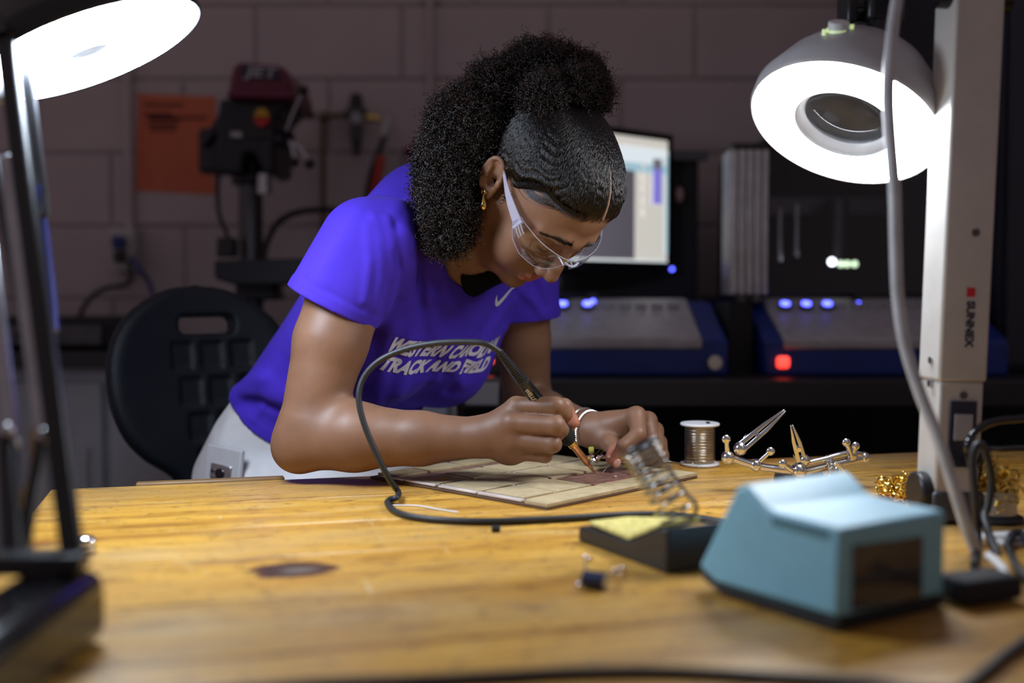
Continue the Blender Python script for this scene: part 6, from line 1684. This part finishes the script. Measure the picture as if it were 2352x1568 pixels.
sc0 = np.array([PV[0] + 0.02, PV[1] - 0.02, 0.68])
f_seat = lambda p: smax(d_ell(p, sc0, (0.21, 0.20, 0.05)), (p[:, 2] - (sc0[2] + 0.02)), 0.02)
v2, q2 = mesh_field(f_seat, sc0 - 0.25, sc0 + 0.25, 0.007)
link('seat', np_mesh('seat', relax(v2, q2, 1), q2), M['pu'], stl)
MB().tube(spline([bc_ - bz_ * 0.30 + by_ * 0.01, bc_ - bz_ * 0.40 + by_ * 0.005, sc0 + np.array([-0.05, 0.10, -0.06]), sc0 + [0, 0, -0.06]], 8), 0.014).build('back_support', M['black'], stl)
MB().cyl(sc0 * [1, 1, 0] + [0, 0, 0.12], sc0 + [0, 0, -0.04], 0.024).build('gas_column', M['dark_steel'], stl)
MB().tube(ring_pts(sc0 * [1, 1, 0] + [0, 0, 0.27], (0, 0, 1), 0.21, 0.21, 40, (1, 0, 0)), 0.010, closed=True).build('foot_ring', M['chrome'], stl, smooth=80)
for k in range(5):
    a = k * 2 * math.pi / 5 + 0.3; d_ = np.array([math.cos(a), math.sin(a), 0]); c0 = sc0 * [1, 1, 0]
    MB().tube([c0 + [0, 0, 0.12], c0 + d_ * 0.15 + [0, 0, 0.10], c0 + d_ * 0.29 + [0, 0, 0.07]], 0.017).build('base_leg', M['black'], stl)
    MB().cyl(c0 + d_ * 0.29 + [0, 0, 0.001], c0 + d_ * 0.29 + [0, 0, 0.06], 0.018).build('glide', M['rubber'], stl)

# =================================================================== PRINT ON THE SHIRT
def swoosh():
    top = spline([(-0.020, 0.004), (-0.017, -0.006), (-0.008, -0.004), (0.024, 0.011)], 8); bot = spline([(0.024, 0.011), (-0.006, -0.010), (-0.018, -0.0125), (-0.023, -0.004), (-0.020, 0.004)], 8)
    pts = np.concatenate([top, bot[1:-1]]); me_ = bpy.data.meshes.new('print'); me_.from_pydata([(x, y, 0) for x, y in pts], [], [tuple(range(len(pts)))]); me_.update(); return me_
def cloth(u, v):
    h_ = shirt_bvh.ray_cast(Vector((0, 0, CAMZ)), Vector(ray(u, v)).normalized())[0]
    return np.array(h_)
t0_, t1_ = cloth(878, 802), cloth(1050, 821)
x0 = nrm(t1_ - t0_); y0 = cloth(1015, 765) - cloth(1000, 815); y0 = nrm(y0 - x0 * (y0 @ x0))
for txt, wd_, hgt_, org in (('WESTERN CAROLINA', np.linalg.norm(t1_ - t0_) * 1.66, 0.0240, t0_), ('TRACK AND FIELD', np.linalg.norm(t1_ - t0_) * 1.60, 0.0210, t0_ - y0 * 0.0262 - x0 * 0.003)):
    me_ = text_mesh(txt, 0.05, bold=0.0028, shear=0.0, spacing=1.06)
    co = np.array([v.co[:] for v in me_.vertices]); lo_, hi_ = co.min(0), co.max(0)
    for v in me_.vertices:
        yy = (v.co.y - lo_[1]) / (hi_[1] - lo_[1]) * hgt_
        v.co.x = (v.co.x - lo_[0]) / (hi_[0] - lo_[0]) * wd_ + yy * 0.42; v.co.y = yy
    print_on_shirt('lettering', me_, org, x0, y0, M['print_white'])
c1_ = cloth(1160, 674)
print_on_shirt('logo', swoosh(), c1_, nrm(x0 + 0.1 * y0), nrm(y0 - 0.1 * x0), mat('silver_print', (0.50, 0.50, 0.55), 0.5), sub=0.004)
